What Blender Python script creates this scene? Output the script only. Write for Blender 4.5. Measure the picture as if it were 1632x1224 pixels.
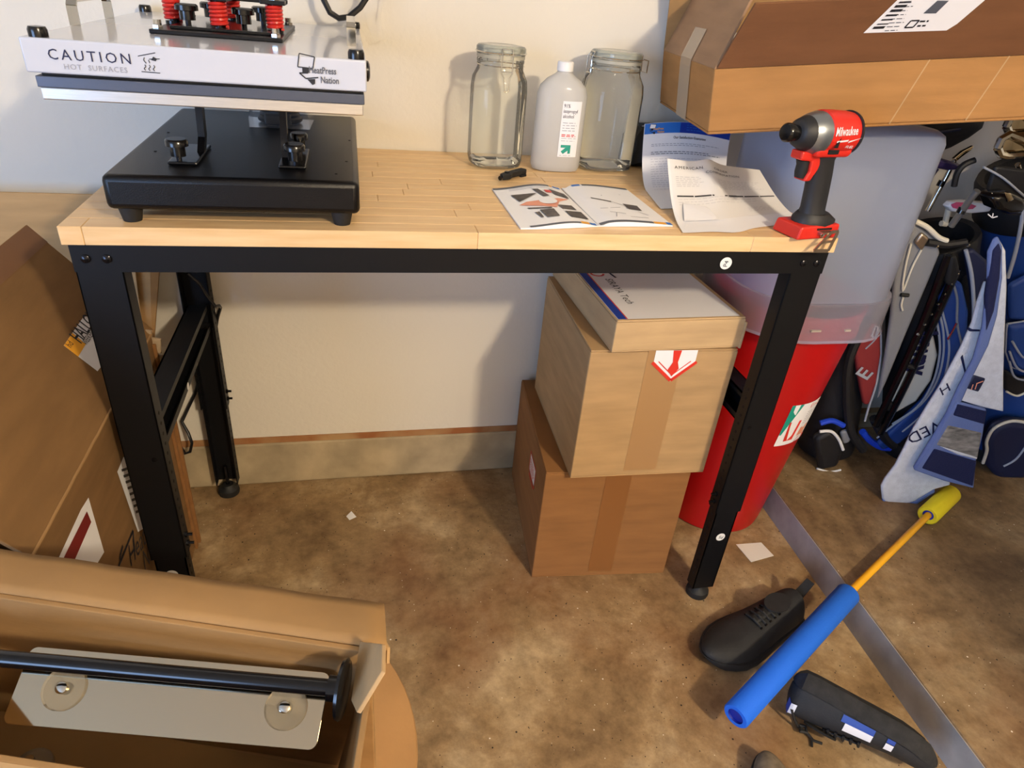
import bpy, bmesh, math, random
from mathutils import Vector, Matrix
random.seed(7)
for o in list(bpy.data.objects): bpy.data.objects.remove(o)
scn = bpy.context.scene
COL = scn.collection
PI = math.pi
V = Vector

# ------------------------------------------------------------------ camera, world, lights, exposure
CAM = V((0.3963, -0.9945, 1.2419)); FPX = 1071.95
PITCH, YAW, ROLL = 0.5335, 0.2563, 0.0978
cf = V((math.sin(YAW)*math.cos(PITCH), math.cos(YAW)*math.cos(PITCH), -math.sin(PITCH)))
r0 = V((math.cos(YAW), -math.sin(YAW), 0)); u0 = r0.cross(cf)
cr = r0*math.cos(ROLL) + u0*math.sin(ROLL); cu = -r0*math.sin(ROLL) + u0*math.cos(ROLL)
cam_d = bpy.data.cameras.new('camera'); cam = bpy.data.objects.new('camera', cam_d); COL.objects.link(cam)
m = Matrix((cr, cu, -cf)).transposed().to_4x4(); m.translation = CAM
cam.matrix_world = m
cam_d.sensor_width = 36; cam_d.sensor_fit = 'HORIZONTAL'; cam_d.lens = FPX/1632*36; cam_d.clip_start = .02
scn.camera = cam

w = bpy.data.worlds.new('world'); scn.world = w; w.use_nodes = True
w.node_tree.nodes['Background'].inputs[0].default_value = (.45, .62, 1, 1)
w.node_tree.nodes['Background'].inputs[1].default_value = .02

def light(name, kind, loc, target, energy, color, size, size_y=None):
    d = bpy.data.lights.new(name, kind); d.energy = energy; d.color = color
    if kind == 'AREA':
        d.size = size
        if size_y: d.shape = 'RECTANGLE'; d.size_y = size_y
    else: d.shadow_soft_size = size
    o = bpy.data.objects.new(name, d); COL.objects.link(o); o.location = loc
    o.rotation_euler = (V(target)-V(loc)).to_track_quat('-Z', 'Y').to_euler()
    return o
LAMP = V((1.55, -2.4, 2.2))
light('ceiling_lamp_light', 'POINT', LAMP, (.8, .2, .7), 235, (1, .82, .59), .09)
light('garage_door_daylight', 'AREA', (-2.6, -3.0, 1.15), (.7, .3, .6), 130, (.36, .58, 1), 2.2, 1.9)
scn.view_settings.view_transform = 'Standard'
scn.view_settings.look = 'None'
scn.view_settings.gamma = 1
scn.view_settings.exposure = 0.22
scn.view_settings.use_curve_mapping = False

def at(px, py, x=None, y=None, z=None):
    """where the sight line through a photo pixel meets a world plane"""
    d = cf + cr*((px-816)/FPX) - cu*((py-612)/FPX)
    k = (x-CAM.x)/d.x if x is not None else (y-CAM.y)/d.y if y is not None else (z-CAM.z)/d.z
    return CAM + d*k
def on(px, py, p0, n):
    d = cf + cr*((px-816)/FPX) - cu*((py-612)/FPX)
    return CAM + d*((V(p0)-CAM).dot(n)/d.dot(n))

# ------------------------------------------------------------------ materials
def lin(c):
    return tuple((x/255/12.92 if x/255 <= .04045 else ((x/255+.055)/1.055)**2.4) for x in c[:3]) + (1,)
def newmat(name):
    M = bpy.data.materials.new(name); M.use_nodes = True
    nt = M.node_tree; b = nt.nodes['Principled BSDF']; return M, nt, b
def N(nt, kind, **kw):
    n = nt.nodes.new(kind)
    for k, v in kw.items():
        if k.startswith('i_'):
            key = k[2:]; key = int(key) if key.isdigit() else key
            n.inputs[key].default_value = v
        else: setattr(n, k, v)
    return n
def mat(name, col, rough=.5, metal=0, var=0, vscale=15, bump=0, bscale=150, stretch=(1, 1, 1), spec=.5, col2=None, rand=0, coat=0):
    M, nt, b = newmat(name); L = nt.links.new
    c = lin(col); b.inputs['Base Color'].default_value = c
    b.inputs['Roughness'].default_value = rough; b.inputs['Metallic'].default_value = metal
    b.inputs['Specular IOR Level'].default_value = spec; b.inputs['Coat Weight'].default_value = coat
    if var or bump or col2:
        tc = N(nt, 'ShaderNodeTexCoord'); mp = N(nt, 'ShaderNodeMapping'); mp.inputs['Scale'].default_value = stretch
        L(tc.outputs['Object'], mp.inputs[0])
        vec = mp.outputs[0]
        if rand:
            oi = N(nt, 'ShaderNodeObjectInfo'); ad = N(nt, 'ShaderNodeVectorMath', operation='ADD'); mu = N(nt, 'ShaderNodeMath', operation='MULTIPLY', i_1=37.)
            L(oi.outputs['Random'], mu.inputs[0]); L(vec, ad.inputs[0]); L(mu.outputs[0], ad.inputs[1]); vec = ad.outputs[0]
        no = N(nt, 'ShaderNodeTexNoise', i_Scale=vscale, i_Detail=5.); L(vec, no.inputs['Vector'])
        rp = N(nt, 'ShaderNodeValToRGB')
        k1 = lin(col2) if col2 else tuple(max(0, x*(1-var)) for x in c[:3]) + (1,)
        k2 = c if col2 else tuple(min(1, x*(1+var)) for x in c[:3]) + (1,)
        rp.color_ramp.elements[0].color = k1; rp.color_ramp.elements[1].color = k2
        rp.color_ramp.elements[0].position = .32; rp.color_ramp.elements[1].position = .68
        L(no.outputs[0], rp.inputs[0]); out = rp.outputs[0]
        if rand:
            hs = N(nt, 'ShaderNodeHueSaturation'); mr = N(nt, 'ShaderNodeMapRange'); mr.inputs[3].default_value = 1-rand; mr.inputs[4].default_value = 1+rand
            L(oi.outputs['Random'], mr.inputs[0]); L(mr.outputs[0], hs.inputs['Value']); L(out, hs.inputs['Color']); out = hs.outputs[0]
        if var or col2: L(out, b.inputs['Base Color'])
        if bump:
            n2 = N(nt, 'ShaderNodeTexNoise', i_Scale=bscale, i_Detail=3.); bp = N(nt, 'ShaderNodeBump', i_Strength=bump, i_Distance=.002)
            L(vec, n2.inputs['Vector']); L(n2.outputs[0], bp.inputs['Height']); L(bp.outputs[0], b.inputs['Normal'])
    return M
def clear(name, transp, col=(235, 240, 238), edge=.5, rough=.02, diff=0, trans=0.):
    """thin clear or cloudy shell: part see-through, part scattering, Fresnel gloss on top"""
    M, nt, b = newmat(name); L = nt.links.new; nt.nodes.remove(b)
    out = nt.nodes['Material Output']; c = lin(col)
    tr = N(nt, 'ShaderNodeBsdfTransparent'); tr.inputs[0].default_value = tuple(.5+.5*x for x in c[:3]) + (1,)
    df = N(nt, 'ShaderNodeBsdfDiffuse'); df.inputs[0].default_value = c
    tl = N(nt, 'ShaderNodeBsdfTranslucent'); tl.inputs[0].default_value = c
    m1 = N(nt, 'ShaderNodeMixShader'); m1.inputs[0].default_value = trans; L(df.outputs[0], m1.inputs[1]); L(tl.outputs[0], m1.inputs[2])
    m2 = N(nt, 'ShaderNodeMixShader'); m2.inputs[0].default_value = 1-transp; L(tr.outputs[0], m2.inputs[1]); L(m1.outputs[0], m2.inputs[2])
    gl = N(nt, 'ShaderNodeBsdfGlossy'); gl.inputs['Roughness'].default_value = rough; gl.inputs[0].default_value = (.9, .9, .9, 1)
    lw = N(nt, 'ShaderNodeLayerWeight', i_Blend=edge*.5)
    m3 = N(nt, 'ShaderNodeMixShader'); L(lw.outputs['Fresnel'], m3.inputs[0]); L(m2.outputs[0], m3.inputs[1]); L(gl.outputs[0], m3.inputs[2])
    L(m3.outputs[0], out.inputs[0]); return M
def floor_mat(name, shift, dark):
    M, nt, b = newmat(name); L = nt.links.new
    tc = N(nt, 'ShaderNodeTexCoord'); mp = N(nt, 'ShaderNodeMapping'); mp.inputs['Location'].default_value = shift
    L(tc.outputs['Object'], mp.inputs[0])
    n1 = N(nt, 'ShaderNodeTexNoise', i_Scale=4.2, i_Detail=10., i_Roughness=.68); n1.inputs['Distortion'].default_value = .25
    n2 = N(nt, 'ShaderNodeTexNoise', i_Scale=26., i_Detail=10., i_Roughness=.75)
    n3 = N(nt, 'ShaderNodeTexNoise', i_Scale=1.7, i_Detail=4.); n3.inputs['Distortion'].default_value = .5
    for n in (n1, n2): L(mp.outputs[0], n.inputs['Vector'])
    mp3 = N(nt, 'ShaderNodeMapping'); mp3.inputs['Location'].default_value = (9, 4, 2); L(mp.outputs[0], mp3.inputs[0]); L(mp3.outputs[0], n3.inputs['Vector'])
    r1 = N(nt, 'ShaderNodeValToRGB'); e = r1.color_ramp.elements
    e[0].color = lin((116*dark, 93*dark, 64*dark)); e[0].position = .34; e[1].color = lin((186*dark, 164*dark, 128*dark)); e[1].position = .66
    e2 = e.new(.5); e2.color = lin((152*dark, 126*dark, 90*dark))
    L(n1.outputs[0], r1.inputs[0])
    r2 = N(nt, 'ShaderNodeValToRGB'); e = r2.color_ramp.elements
    e[0].color = (.62, .58, .55, 1); e[0].position = .36; e[1].color = (1.12, 1.1, 1.08, 1); e[1].position = .62
    L(n2.outputs[0], r2.inputs[0])
    mx = N(nt, 'ShaderNodeMix', data_type='RGBA', blend_type='MULTIPLY'); mx.inputs[0].default_value = .8
    L(r1.outputs[0], mx.inputs[6]); L(r2.outputs[0], mx.inputs[7])
    # rusty stains
    r3 = N(nt, 'ShaderNodeValToRGB'); e = r3.color_ramp.elements; e[0].color = (0, 0, 0, 1); e[0].position = .55; e[1].color = (1, 1, 1, 1); e[1].position = .72
    L(n3.outputs[0], r3.inputs[0])
    ms = N(nt, 'ShaderNodeMath', operation='MULTIPLY', i_1=.55); L(r3.outputs[0], ms.inputs[0])
    m2 = N(nt, 'ShaderNodeMix', data_type='RGBA'); m2.inputs[7].default_value = lin((118*dark, 70*dark, 38*dark)); L(ms.outputs[0], m2.inputs[0]); L(mx.outputs[2], m2.inputs[6])
    # dark crumbs and white specks
    out = m2.outputs[2]
    for sc, th, colr in ((30., .06, (40, 32, 26)), (24., .045, (225, 215, 200)), (75., .10, (66, 50, 36)), (52., .05, (230, 222, 206))):
        vo = N(nt, 'ShaderNodeTexVoronoi', i_Scale=sc); vo.inputs['Randomness'].default_value = 1
        mpv = N(nt, 'ShaderNodeMapping'); mpv.inputs['Location'].default_value = (sc, 0, 0); L(mp.outputs[0], mpv.inputs[0]); L(mpv.outputs[0], vo.inputs['Vector'])
        lt = N(nt, 'ShaderNodeMath', operation='LESS_THAN', i_1=th); L(vo.outputs['Distance'], lt.inputs[0])
        se = N(nt, 'ShaderNodeSeparateColor'); L(vo.outputs['Color'], se.inputs[0])
        gt = N(nt, 'ShaderNodeMath', operation='GREATER_THAN', i_1=.45); L(se.outputs[0], gt.inputs[0])
        mu = N(nt, 'ShaderNodeMath', operation='MULTIPLY'); L(lt.outputs[0], mu.inputs[0]); L(gt.outputs[0], mu.inputs[1])
        mm = N(nt, 'ShaderNodeMix', data_type='RGBA'); mm.inputs[7].default_value = lin(colr); L(mu.outputs[0], mm.inputs[0]); L(out, mm.inputs[6]); out = mm.outputs[2]
    L(out, b.inputs['Base Color']); b.inputs['Roughness'].default_value = .55; b.inputs['Specular IOR Level'].default_value = .35
    bp = N(nt, 'ShaderNodeBump', i_Strength=.25, i_Distance=.003); L(n2.outputs[0], bp.inputs['Height']); L(bp.outputs[0], b.inputs['Normal'])
    return M

M = {}
M['wall'] = mat('painted_drywall', (222, 216, 203), .75, bump=.35, bscale=90)
M['ceiling'] = mat('white_ceiling', (205, 200, 190), .9, bump=.2)
M['floor'] = floor_mat('stained_concrete', (0, 0, 0), 1.0)
M['floor2'] = floor_mat('stained_concrete_raised', (4.3, 2.1, 0), .9)
M['stem'] = mat('concrete_footing', (168, 152, 122), .8, var=.25, vscale=9, bump=.4, bscale=60)
M['sill'] = mat('brown_sill_wood', (150, 92, 50), .7, var=.3, vscale=12, col2=(176, 140, 96))
M['riser'] = mat('concrete_riser', (160, 156, 150), .8, var=.25, vscale=10, bump=.3, bscale=60)
M['maple'] = mat('butcher_block', (234, 200, 150), .36, vscale=7, stretch=(1.2, 12, 12), col2=(222, 182, 128), rand=.05)
M['black'] = mat('black_powder_coat', (9, 10, 13), .5, bump=.05, bscale=900, spec=.28)
M['gloss'] = mat('glossy_black', (12, 12, 14), .18)
M['rubber'] = mat('black_rubber', (20, 20, 20), .65)
M['hole'] = mat('hole_shadow', (6, 6, 6), .9)
M['bolt'] = mat('dark_bolt_steel', (40, 40, 44), .2, metal=.8)
M['sticker'] = mat('white_sticker', (230, 230, 226), .5)
M['ink'] = mat('dark_ink', (28, 28, 34), .6)
M['navyink'] = mat('navy_ink', (22, 24, 62), .6)
M['greyink'] = mat('grey_ink', (150, 152, 162), .6)
M['lightgrey'] = mat('light_grey_ink', (190, 192, 200), .6)
M['enamel'] = mat('white_enamel', (196, 199, 208), .16, coat=.3)
M['alu'] = mat('brushed_aluminium', (235, 232, 226), .3, metal=1, var=.06, vscale=30, stretch=(1, 30, 30))
M['greyplate'] = mat('dark_grey_metal', (92, 98, 112), .35, metal=.6)
M['presstop'] = mat('black_crinkle_paint', (7, 7, 9), .34, bump=.2, bscale=700, spec=.35)
M['chrome'] = mat('chrome', (210, 208, 200), .1, metal=1)
M['steel'] = mat('polished_steel', (208, 194, 166), .06, metal=1)
M['spring'] = mat('red_spring', (200, 44, 36), .3)
M['glass'] = clear('clear_glass', .9, (240, 242, 236), .42, .02)
M['gasket'] = clear('milky_gasket', .35, (225, 222, 205), .3, .2, trans=.3)
M['cloudy'] = clear('cloudy_bottle_plastic', .22, (240, 240, 238), .3, .15, trans=.45)
M['totemat'] = clear('frosted_tote_plastic', .42, (204, 216, 242), .28, .3, trans=.5)  # blue daylight is tinted into the plastic, rim skirt likewise
M['toteskirt'] = clear('frosted_rim_plastic', .62, (214, 222, 244), .3, .25, trans=.5)
M['film'] = clear('clear_plastic_film', .97, (255, 255, 255), .12, .25)
M['tape'] = mat('packing_tape_over_kraft', (168, 131, 88), .3)
M['tape_c'] = mat('packing_tape_over_brown', (133, 87, 46), .3)
M['whitetape'] = clear('crinkled_clear_tape', .45, (214, 190, 156), .4, .2)
M['clearrubber'] = clear('clear_rubber', .8, (226, 218, 200), .35, .1)
M['lidglass'] = clear('thick_lid_glass', .62, (205, 210, 198), .5, .04)
M['darkred'] = mat('dark_red_print', (120, 22, 22), .5)
M['paper'] = mat('white_paper', (236, 236, 238), .65)
M['creampaper'] = mat('cream_paper', (228, 224, 214), .6)
M['blue'] = mat('blue_print', (40, 112, 200), .5)
M['deepblue'] = mat('deep_blue_print', (24, 60, 160), .5)
M['orangeprint'] = mat('yellow_orange_print', (240, 170, 40), .5)
M['salmon'] = mat('salmon_print', (226, 150, 120), .5)
M['darkprint'] = mat('dark_photo_print', (74, 66, 62), .5, var=.5, vscale=90)
M['slateprint'] = mat('slate_print', (84, 88, 98), .5)
M['teal'] = mat('teal_print', (20, 150, 130), .5)
M['redprint'] = mat('red_print', (214, 50, 36), .5)
M['toolred'] = mat('red_tool_plastic', (208, 42, 30), .4)
M['toolblack'] = mat('black_overmold', (26, 27, 30), .55)
M['toolgrey'] = mat('grey_nose_metal', (150, 158, 166), .3, metal=.85)
M['hook'] = mat('bronze_hook_steel', (190, 172, 150), .3, metal=.9)
M['canred'] = mat('red_bin_plastic', (176, 14, 18), .35)
M['foamblue'] = mat('blue_foam', (18, 100, 216), .8, bump=.25, bscale=400)
M['foamdark'] = mat('dark_blue_plastic', (20, 40, 150), .5)
M['foamyellow'] = mat('yellow_foam', (242, 222, 30), .8, bump=.25, bscale=400)
M['rod'] = mat('yellow_plastic', (240, 176, 20), .35)
M['shoeblack'] = mat('black_knit', (26, 26, 27), .7, bump=.3, bscale=500, var=.2, vscale=40)
M['shoesole'] = mat('dusty_rubber_sole', (32, 31, 30), .85, bump=.6, bscale=160, var=.35, vscale=60)
M['shoewhite'] = mat('white_shoe_print', (225, 225, 228), .5)
M['shoeblue'] = mat('blue_shoe_print', (36, 66, 150), .5)
M['suede'] = mat('grey_brown_suede', (104, 92, 74), .9, var=.3, vscale=60, bump=.3)
M['bagblack'] = mat('black_nylon', (17, 17, 20), .6, bump=.2, bscale=300)
M['bagblue'] = mat('navy_blue_nylon', (26, 62, 128), .5, bump=.2, bscale=300)
M['bagnavy'] = mat('dark_navy_nylon', (18, 28, 60), .55, bump=.2, bscale=300)
M['baggrey'] = mat('grey_panel_nylon', (128, 130, 134), .55, bump=.15, bscale=300)
M['bagred'] = mat('dark_red_nylon', (128, 40, 42), .5, bump=.2, bscale=300)
M['piping'] = mat('light_piping', (160, 164, 172), .5)
M['bagwhite'] = mat('off_white_panel', (214, 208, 190), .55)
M['brightblue'] = mat('bright_blue_trim', (22, 66, 200), .5)
M['towel'] = mat('white_terry', (206, 210, 216), .95, bump=.8, bscale=260, var=.08, vscale=60)
M['towelblue'] = mat('slate_blue_border', (98, 116, 166), .95, bump=.6, bscale=260)
M['towelnavy'] = mat('navy_terry', (16, 24, 66), .95, bump=.6, bscale=260)
M['towelphoto'] = mat('woven_grey_scene', (150, 146, 138), .9, col2=(84, 82, 78), vscale=30, stretch=(1, 1, 3))
M['pink'] = mat('pink_insert', (205, 80, 120), .4)
M['whiteplastic'] = mat('white_plastic', (230, 230, 230), .4)
M['purple'] = mat('purple_paint', (48, 36, 80), .35)
M['wood'] = mat('stool_wood', (168, 128, 82), .55, var=.22, vscale=6, bump=.15)
M['cable'] = mat('black_cable', (16, 16, 18), .4)
def cardboard(name, col, var=.1):
    return mat(name, col, .82, var=var, vscale=7, bump=.12, bscale=60, stretch=(1, 1, 6), spec=.2)
M['card_a'] = cardboard('kraft_cardboard', (158, 124, 82))
M['card_b'] = cardboard('tan_cardboard', (176, 144, 102))
M['card_c'] = cardboard('brown_cardboard', (140, 98, 58))
M['card_d'] = cardboard('pale_cardboard', (192, 162, 120))
M['card_e'] = cardboard('shaded_flap_kraft', (118, 80, 52))  # long carton's front flap: its shade is put into a darker kraft
M['card_f'] = cardboard('shaded_kraft', (126, 95, 60))  # dark kraft for the left carton, shadow over it included in the colour
M['card_g'] = cardboard('grey_kraft', (156, 122, 90))
M['card_h'] = cardboard('orange_kraft', (162, 118, 70))
M['card_edge'] = mat('corrugated_edge', (196, 158, 108), .9, var=.3, vscale=160)
M['browntape'] = mat('brown_packing_tape', (118, 82, 50), .6)
M['bulb'] = mat('lamp_glass', (250, 240, 220), .4)
be = M['bulb'].node_tree.nodes['Principled BSDF']; be.inputs['Emission Color'].default_value = (1, .8, .52, 1); be.inputs['Emission Strength'].default_value = 6

# ------------------------------------------------------------------ mesh helpers
ROOT = {}
class MB:
    def __init__(s): s.v = []; s.f = []
    def add(s, vs, fs):
        o = len(s.v); s.v += [V(p) for p in vs]; s.f += [tuple(i+o for i in f) for f in fs]; return s
    def box(s, a, b, T=None):
        (x0, y0, z0), (x1, y1, z1) = a, b
        vs = [(x0,y0,z0),(x1,y0,z0),(x1,y1,z0),(x0,y1,z0),(x0,y0,z1),(x1,y0,z1),(x1,y1,z1),(x0,y1,z1)]
        if T: vs = [T @ V(p) for p in vs]
        return s.add(vs, [(3,2,1,0),(4,5,6,7),(0,1,5,4),(1,2,6,5),(2,3,7,6),(3,0,4,7)])
    def hexa(s, bot, top):
        return s.add(list(bot)+list(top), [(3,2,1,0),(4,5,6,7),(0,1,5,4),(1,2,6,5),(2,3,7,6),(3,0,4,7)])
    def loft(s, rings, c0=True, c1=True):
        n = len(rings[0]); vs = [p for r in rings for p in r]; fs = []
        for k in range(len(rings)-1):
            for i in range(n):
                j = (i+1) % n; fs.append((k*n+i, k*n+j, (k+1)*n+j, (k+1)*n+i))
        if c0: fs.append(tuple(range(n-1, -1, -1)))
        if c1: fs.append(tuple((len(rings)-1)*n+i for i in range(n)))
        return s.add(vs, fs)
    def cyl(s, p0, p1, ra, rb=None, n=16, c0=True, c1=True):
        p0, p1 = V(p0), V(p1); rb = ra if rb is None else rb
        d = (p1-p0).normalized(); a = d.orthogonal().normalized(); b = d.cross(a)
        ring = lambda p, r: [p + (a*math.cos(2*PI*i/n) + b*math.sin(2*PI*i/n))*r for i in range(n)]
        return s.loft([ring(p0, ra), ring(p1, rb)], c0, c1)
    def axis(s, p, d, prof, n=24, c0=True, c1=True, sq=None):
        """lathe: prof = [(distance along d, radius)]"""
        p, d = V(p), V(d).normalized(); a = d.orthogonal().normalized()
        if abs(d.z) > .99: a = V((1, 0, 0))
        b = d.cross(a); rings = []
        for t, r in prof:
            ring = []
            for i in range(n):
                c, q = math.cos(2*PI*i/n), math.sin(2*PI*i/n); k = 1
                if sq: k = (abs(c)**sq + abs(q)**sq)**(-1/sq)
                ring.append(p + d*t + (a*c + b*q)*r*k)
            rings.append(ring)
        return s.loft(rings, c0, c1)
    def tube(s, pts, r, n=8, closed=False):
        pts = [V(p) for p in pts]; rings = []; a = None
        for i, p in enumerate(pts):
            d = (pts[min(i+1, len(pts)-1)] - pts[max(i-1, 0)]).normalized()
            a = d.orthogonal().normalized() if a is None else (a - d*a.dot(d)).normalized()
            b = d.cross(a); rr = r[i] if isinstance(r, (list, tuple)) else r
            rings.append([p + (a*math.cos(2*PI*k/n) + b*math.sin(2*PI*k/n))*rr for k in range(n)])
        return s.loft(rings)
    def prism(s, poly, off):
        off = V(off); n = len(poly); poly = [V(p) for p in poly]
        return s.add(poly + [p+off for p in poly], [tuple(range(n-1, -1, -1)), tuple(range(n, 2*n))] + [(i, (i+1) % n, n+(i+1) % n, n+i) for i in range(n)])
    def grid(s, f, nu, nv, u0=0, u1=1, v0=0, v1=1):
        vs = [f(u0+(u1-u0)*i/nu, v0+(v1-v0)*j/nv) for j in range(nv+1) for i in range(nu+1)]
        return s.add(vs, [(j*(nu+1)+i, j*(nu+1)+i+1, (j+1)*(nu+1)+i+1, (j+1)*(nu+1)+i) for j in range(nv) for i in range(nu)])
    def puff(s, poly, n, d, flat=.72):
        n = V(n).normalized(); poly = [V(p) for p in poly]; c = sum(poly, V((0, 0, 0)))/len(poly)
        R = lambda k, h: [c + (p-c)*k + n*h for p in poly]
        return s.loft([R(1, 0), R(1, d*.45), R(.95, d*.82), R(flat, d)])
    def build(s, name, m, parent=None, smooth=False, bevel=0, seg=2, solid=0, local=False, label=None, sub=0):
        me = bpy.data.meshes.new(name); vs = s.v
        if parent is not None and not local:
            inv = ROOT[parent.name].inverted(); vs = [inv @ p for p in vs]
        me.from_pydata([tuple(p) for p in vs], [], s.f); me.validate(); me.update()
        bm = bmesh.new(); bm.from_mesh(me); bmesh.ops.recalc_face_normals(bm, faces=bm.faces)
        if smooth:
            for f in bm.faces: f.smooth = True
            for e in bm.edges:
                if len(e.link_faces) == 2 and e.calc_face_angle(0) > .75: e.smooth = False
        bm.to_mesh(me); bm.free()
        o = bpy.data.objects.new(name, me); COL.objects.link(o); me.materials.append(M[m])
        if parent is not None: o.parent = parent; ROOT[o.name] = ROOT[parent.name]
        else: ROOT[o.name] = Matrix()
        if solid: md = o.modifiers.new('thick', 'SOLIDIFY'); md.thickness = solid; md.offset = 0
        if bevel: md = o.modifiers.new('bevel', 'BEVEL'); md.width = bevel; md.segments = seg; md.limit_method = 'ANGLE'; md.angle_limit = .6
        if sub: md = o.modifiers.new('sub', 'SUBSURF'); md.levels = sub; md.render_levels = sub
        if label: o['label'] = label
        return o
def thing(name, label, cat, loc=(0, 0, 0), T=None, group=None):
    o = bpy.data.objects.new(name, None); COL.objects.link(o); o.empty_display_size = .05
    T = T if T is not None else Matrix.Translation(V(loc)); o.matrix_world = T; ROOT[o.name] = T
    o['label'] = label; o['category'] = cat
    if group: o['group'] = group
    return o
def tag(o, label, cat, group=None):
    o['label'] = label; o['category'] = cat
    if group: o['group'] = group
    return o
def struct(o): o['kind'] = 'structure'; return o
def frame(p, x, z):
    """matrix with local X along x, local Z near z"""
    x = V(x).normalized(); z = V(z); y = z.cross(x).normalized(); z = x.cross(y)
    T = Matrix((x, y, z)).transposed().to_4x4(); T.translation = V(p); return T
def flat(p, ex, ey):
    p, ex, ey = V(p), V(ex).normalized(), V(ey).normalized(); n = ex.cross(ey)
    return lambda u, v, h=0: p + ex*u + ey*v + n*h
def lift(f, h):
    def g(u, v):
        e = 1e-3; a = f(u+e, v)-f(u-e, v); b = f(u, v+e)-f(u, v-e); return f(u, v) + a.cross(b).normalized()*h
    return g
def text(name, body, size, m, f, u, v, parent, h=.0006, shear=0, space=1, bold=0, sx=1, align='LEFT', rot=0, local=False):
    """flat lettering laid on the surface f(u, v); (u, v) is the start of the baseline"""
    cu_ = bpy.data.curves.new(name, 'FONT'); cu_.body = body; cu_.size = size; cu_.shear = shear; cu_.space_character = space
    cu_.offset = bold; cu_.align_x = align; cu_.resolution_u = 2
    ob = bpy.data.objects.new(name, cu_); me = bpy.data.meshes.new_from_object(ob)
    g = lift(f, h); c, q = math.cos(rot), math.sin(rot)
    mb = MB(); mb.v = [g(u + (p.co.x*sx*c - p.co.y*q), v + (p.co.x*sx*q + p.co.y*c)) for p in me.vertices]; mb.f = [tuple(p.vertices) for p in me.polygons]
    bpy.data.objects.remove(ob); bpy.data.curves.remove(cu_)
    return mb.build(name, m, parent, local=local)
def patch(name, m, f, rect, parent, h=.0005, nu=1, nv=1, local=False):
    return MB().grid(lift(f, h), nu, nv, *rect).build(name, m, parent, local=local)
def poly(name, m, f, pts, parent, h=.0006, local=False):
    g = lift(f, h); return MB().add([g(*p) for p in pts], [tuple(range(len(pts)))]).build(name, m, parent, local=local)
def strokes(name, m, f, lines, wd, parent, h=.0007, local=False):
    g = lift(f, h); mb = MB()
    for a, b in lines:
        dx, dy = b[0]-a[0], b[1]-a[1]; l = math.hypot(dx, dy) or 1; nx, ny = -dy/l*wd/2, dx/l*wd/2
        mb.add([g(a[0]+nx, a[1]+ny), g(a[0]-nx, a[1]-ny), g(b[0]-nx, b[1]-ny), g(b[0]+nx, b[1]+ny)], [(0, 1, 2, 3)])
    return mb.build(name, m, parent, local=local)
def textlines(name, m, f, u0, u1, v0, v1, n, parent, wd=.0014, h=.0006, local=False):
    """rows of print too small to read"""
    L = []
    for i in range(n):
        v = v0 + (v1-v0)*i/max(1, n-1); e = u0 + (u1-u0)*random.uniform(.75, 1)
        u = u0
        while u < e:
            q = min(e, u + random.uniform(.004, .011)); L.append(((u, v), (q, v))); u = q + .0025
    return strokes(name, m, f, L, wd, parent, h, local)

# ------------------------------------------------------------------ the setting
TZ = .9097
YW = .559
struct(MB().box((-3.2, YW, .155), (3.6, YW+.12, 2.5)).build('wall_back', 'wall'))
struct(MB().box((3.6, -4.2, 0), (3.72, YW+.12, 2.5)).build('wall_right', 'wall'))
struct(MB().box((-3.2, -4.2, 2.5), (3.72, YW+.12, 2.6)).build('ceiling', 'ceiling'))
struct(MB().box((-3.2, -4.2, -.1), (3.6, YW+.12, 0)).build('floor', 'floor'))
rx = lambda y: 1.515 + .045*y
mbf = MB().hexa([(rx(-4.2)-.004, -4.2, 0), (3.6, -4.2, 0), (3.6, YW, 0), (rx(YW)-.004, YW, 0)], [(rx(-4.2)+.004, -4.2, .08), (3.6, -4.2, .08), (3.6, YW, .08), (rx(YW)+.004, YW, .08)])
struct(mbf.build('floor_raised', 'floor2', bevel=.004))
struct(MB().hexa([(rx(-4.2)-.0055, -4.2, 0), (rx(-4.2)-.0035, -4.2, 0), (rx(YW)-.0035, YW, 0), (rx(YW)-.0055, YW, 0)],
                 [(rx(-4.2)+.002, -4.2, .076), (rx(-4.2)+.004, -4.2, .076), (rx(YW)+.004, YW, .076), (rx(YW)+.002, YW, .076)]).build('trim_3', 'riser'))
struct(MB().box((-3.2, YW-.004, 0), (3.6, YW+.12, .136)).build('trim_1', 'stem', bevel=.006))
struct(MB().box((-3.32, -4.2, 0), (-3.2, YW+.12, 2.5)).build('wall_left', 'wall'))
struct(MB().box((-3.32, -4.32, 0), (3.72, -4.2, 2.5)).build('wall_front', 'wall'))
struct(MB().box((-3.2, YW-.002, .136), (3.6, YW+.12, .1545)).build('trim_2', 'sill'))

struct(MB().box((1.63, -1.75, .08), (3.6, -1.4, 1.75)).build('lamp_blocker', 'wall'))  # unseen blocker, added to keep lamp light off the golf corner
# ceiling lamp, behind the viewer
t = thing('ceiling_lamp', 'round ceiling lamp with a glowing bulb, behind the viewer', 'lamp', LAMP)
MB().axis(LAMP+V((0, 0, .3)), (0, 0, -1), [(0, .09), (.03, .09), (.05, .03), (.2, .03)]).build('canopy', 'whiteplastic', t, True)
MB().axis(LAMP+V((0, 0, .11)), (0, 0, -1), [(0, .02), (.03, .045), (.07, .05), (.1, .02)]).build('bulb', 'bulb', t, True)

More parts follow.
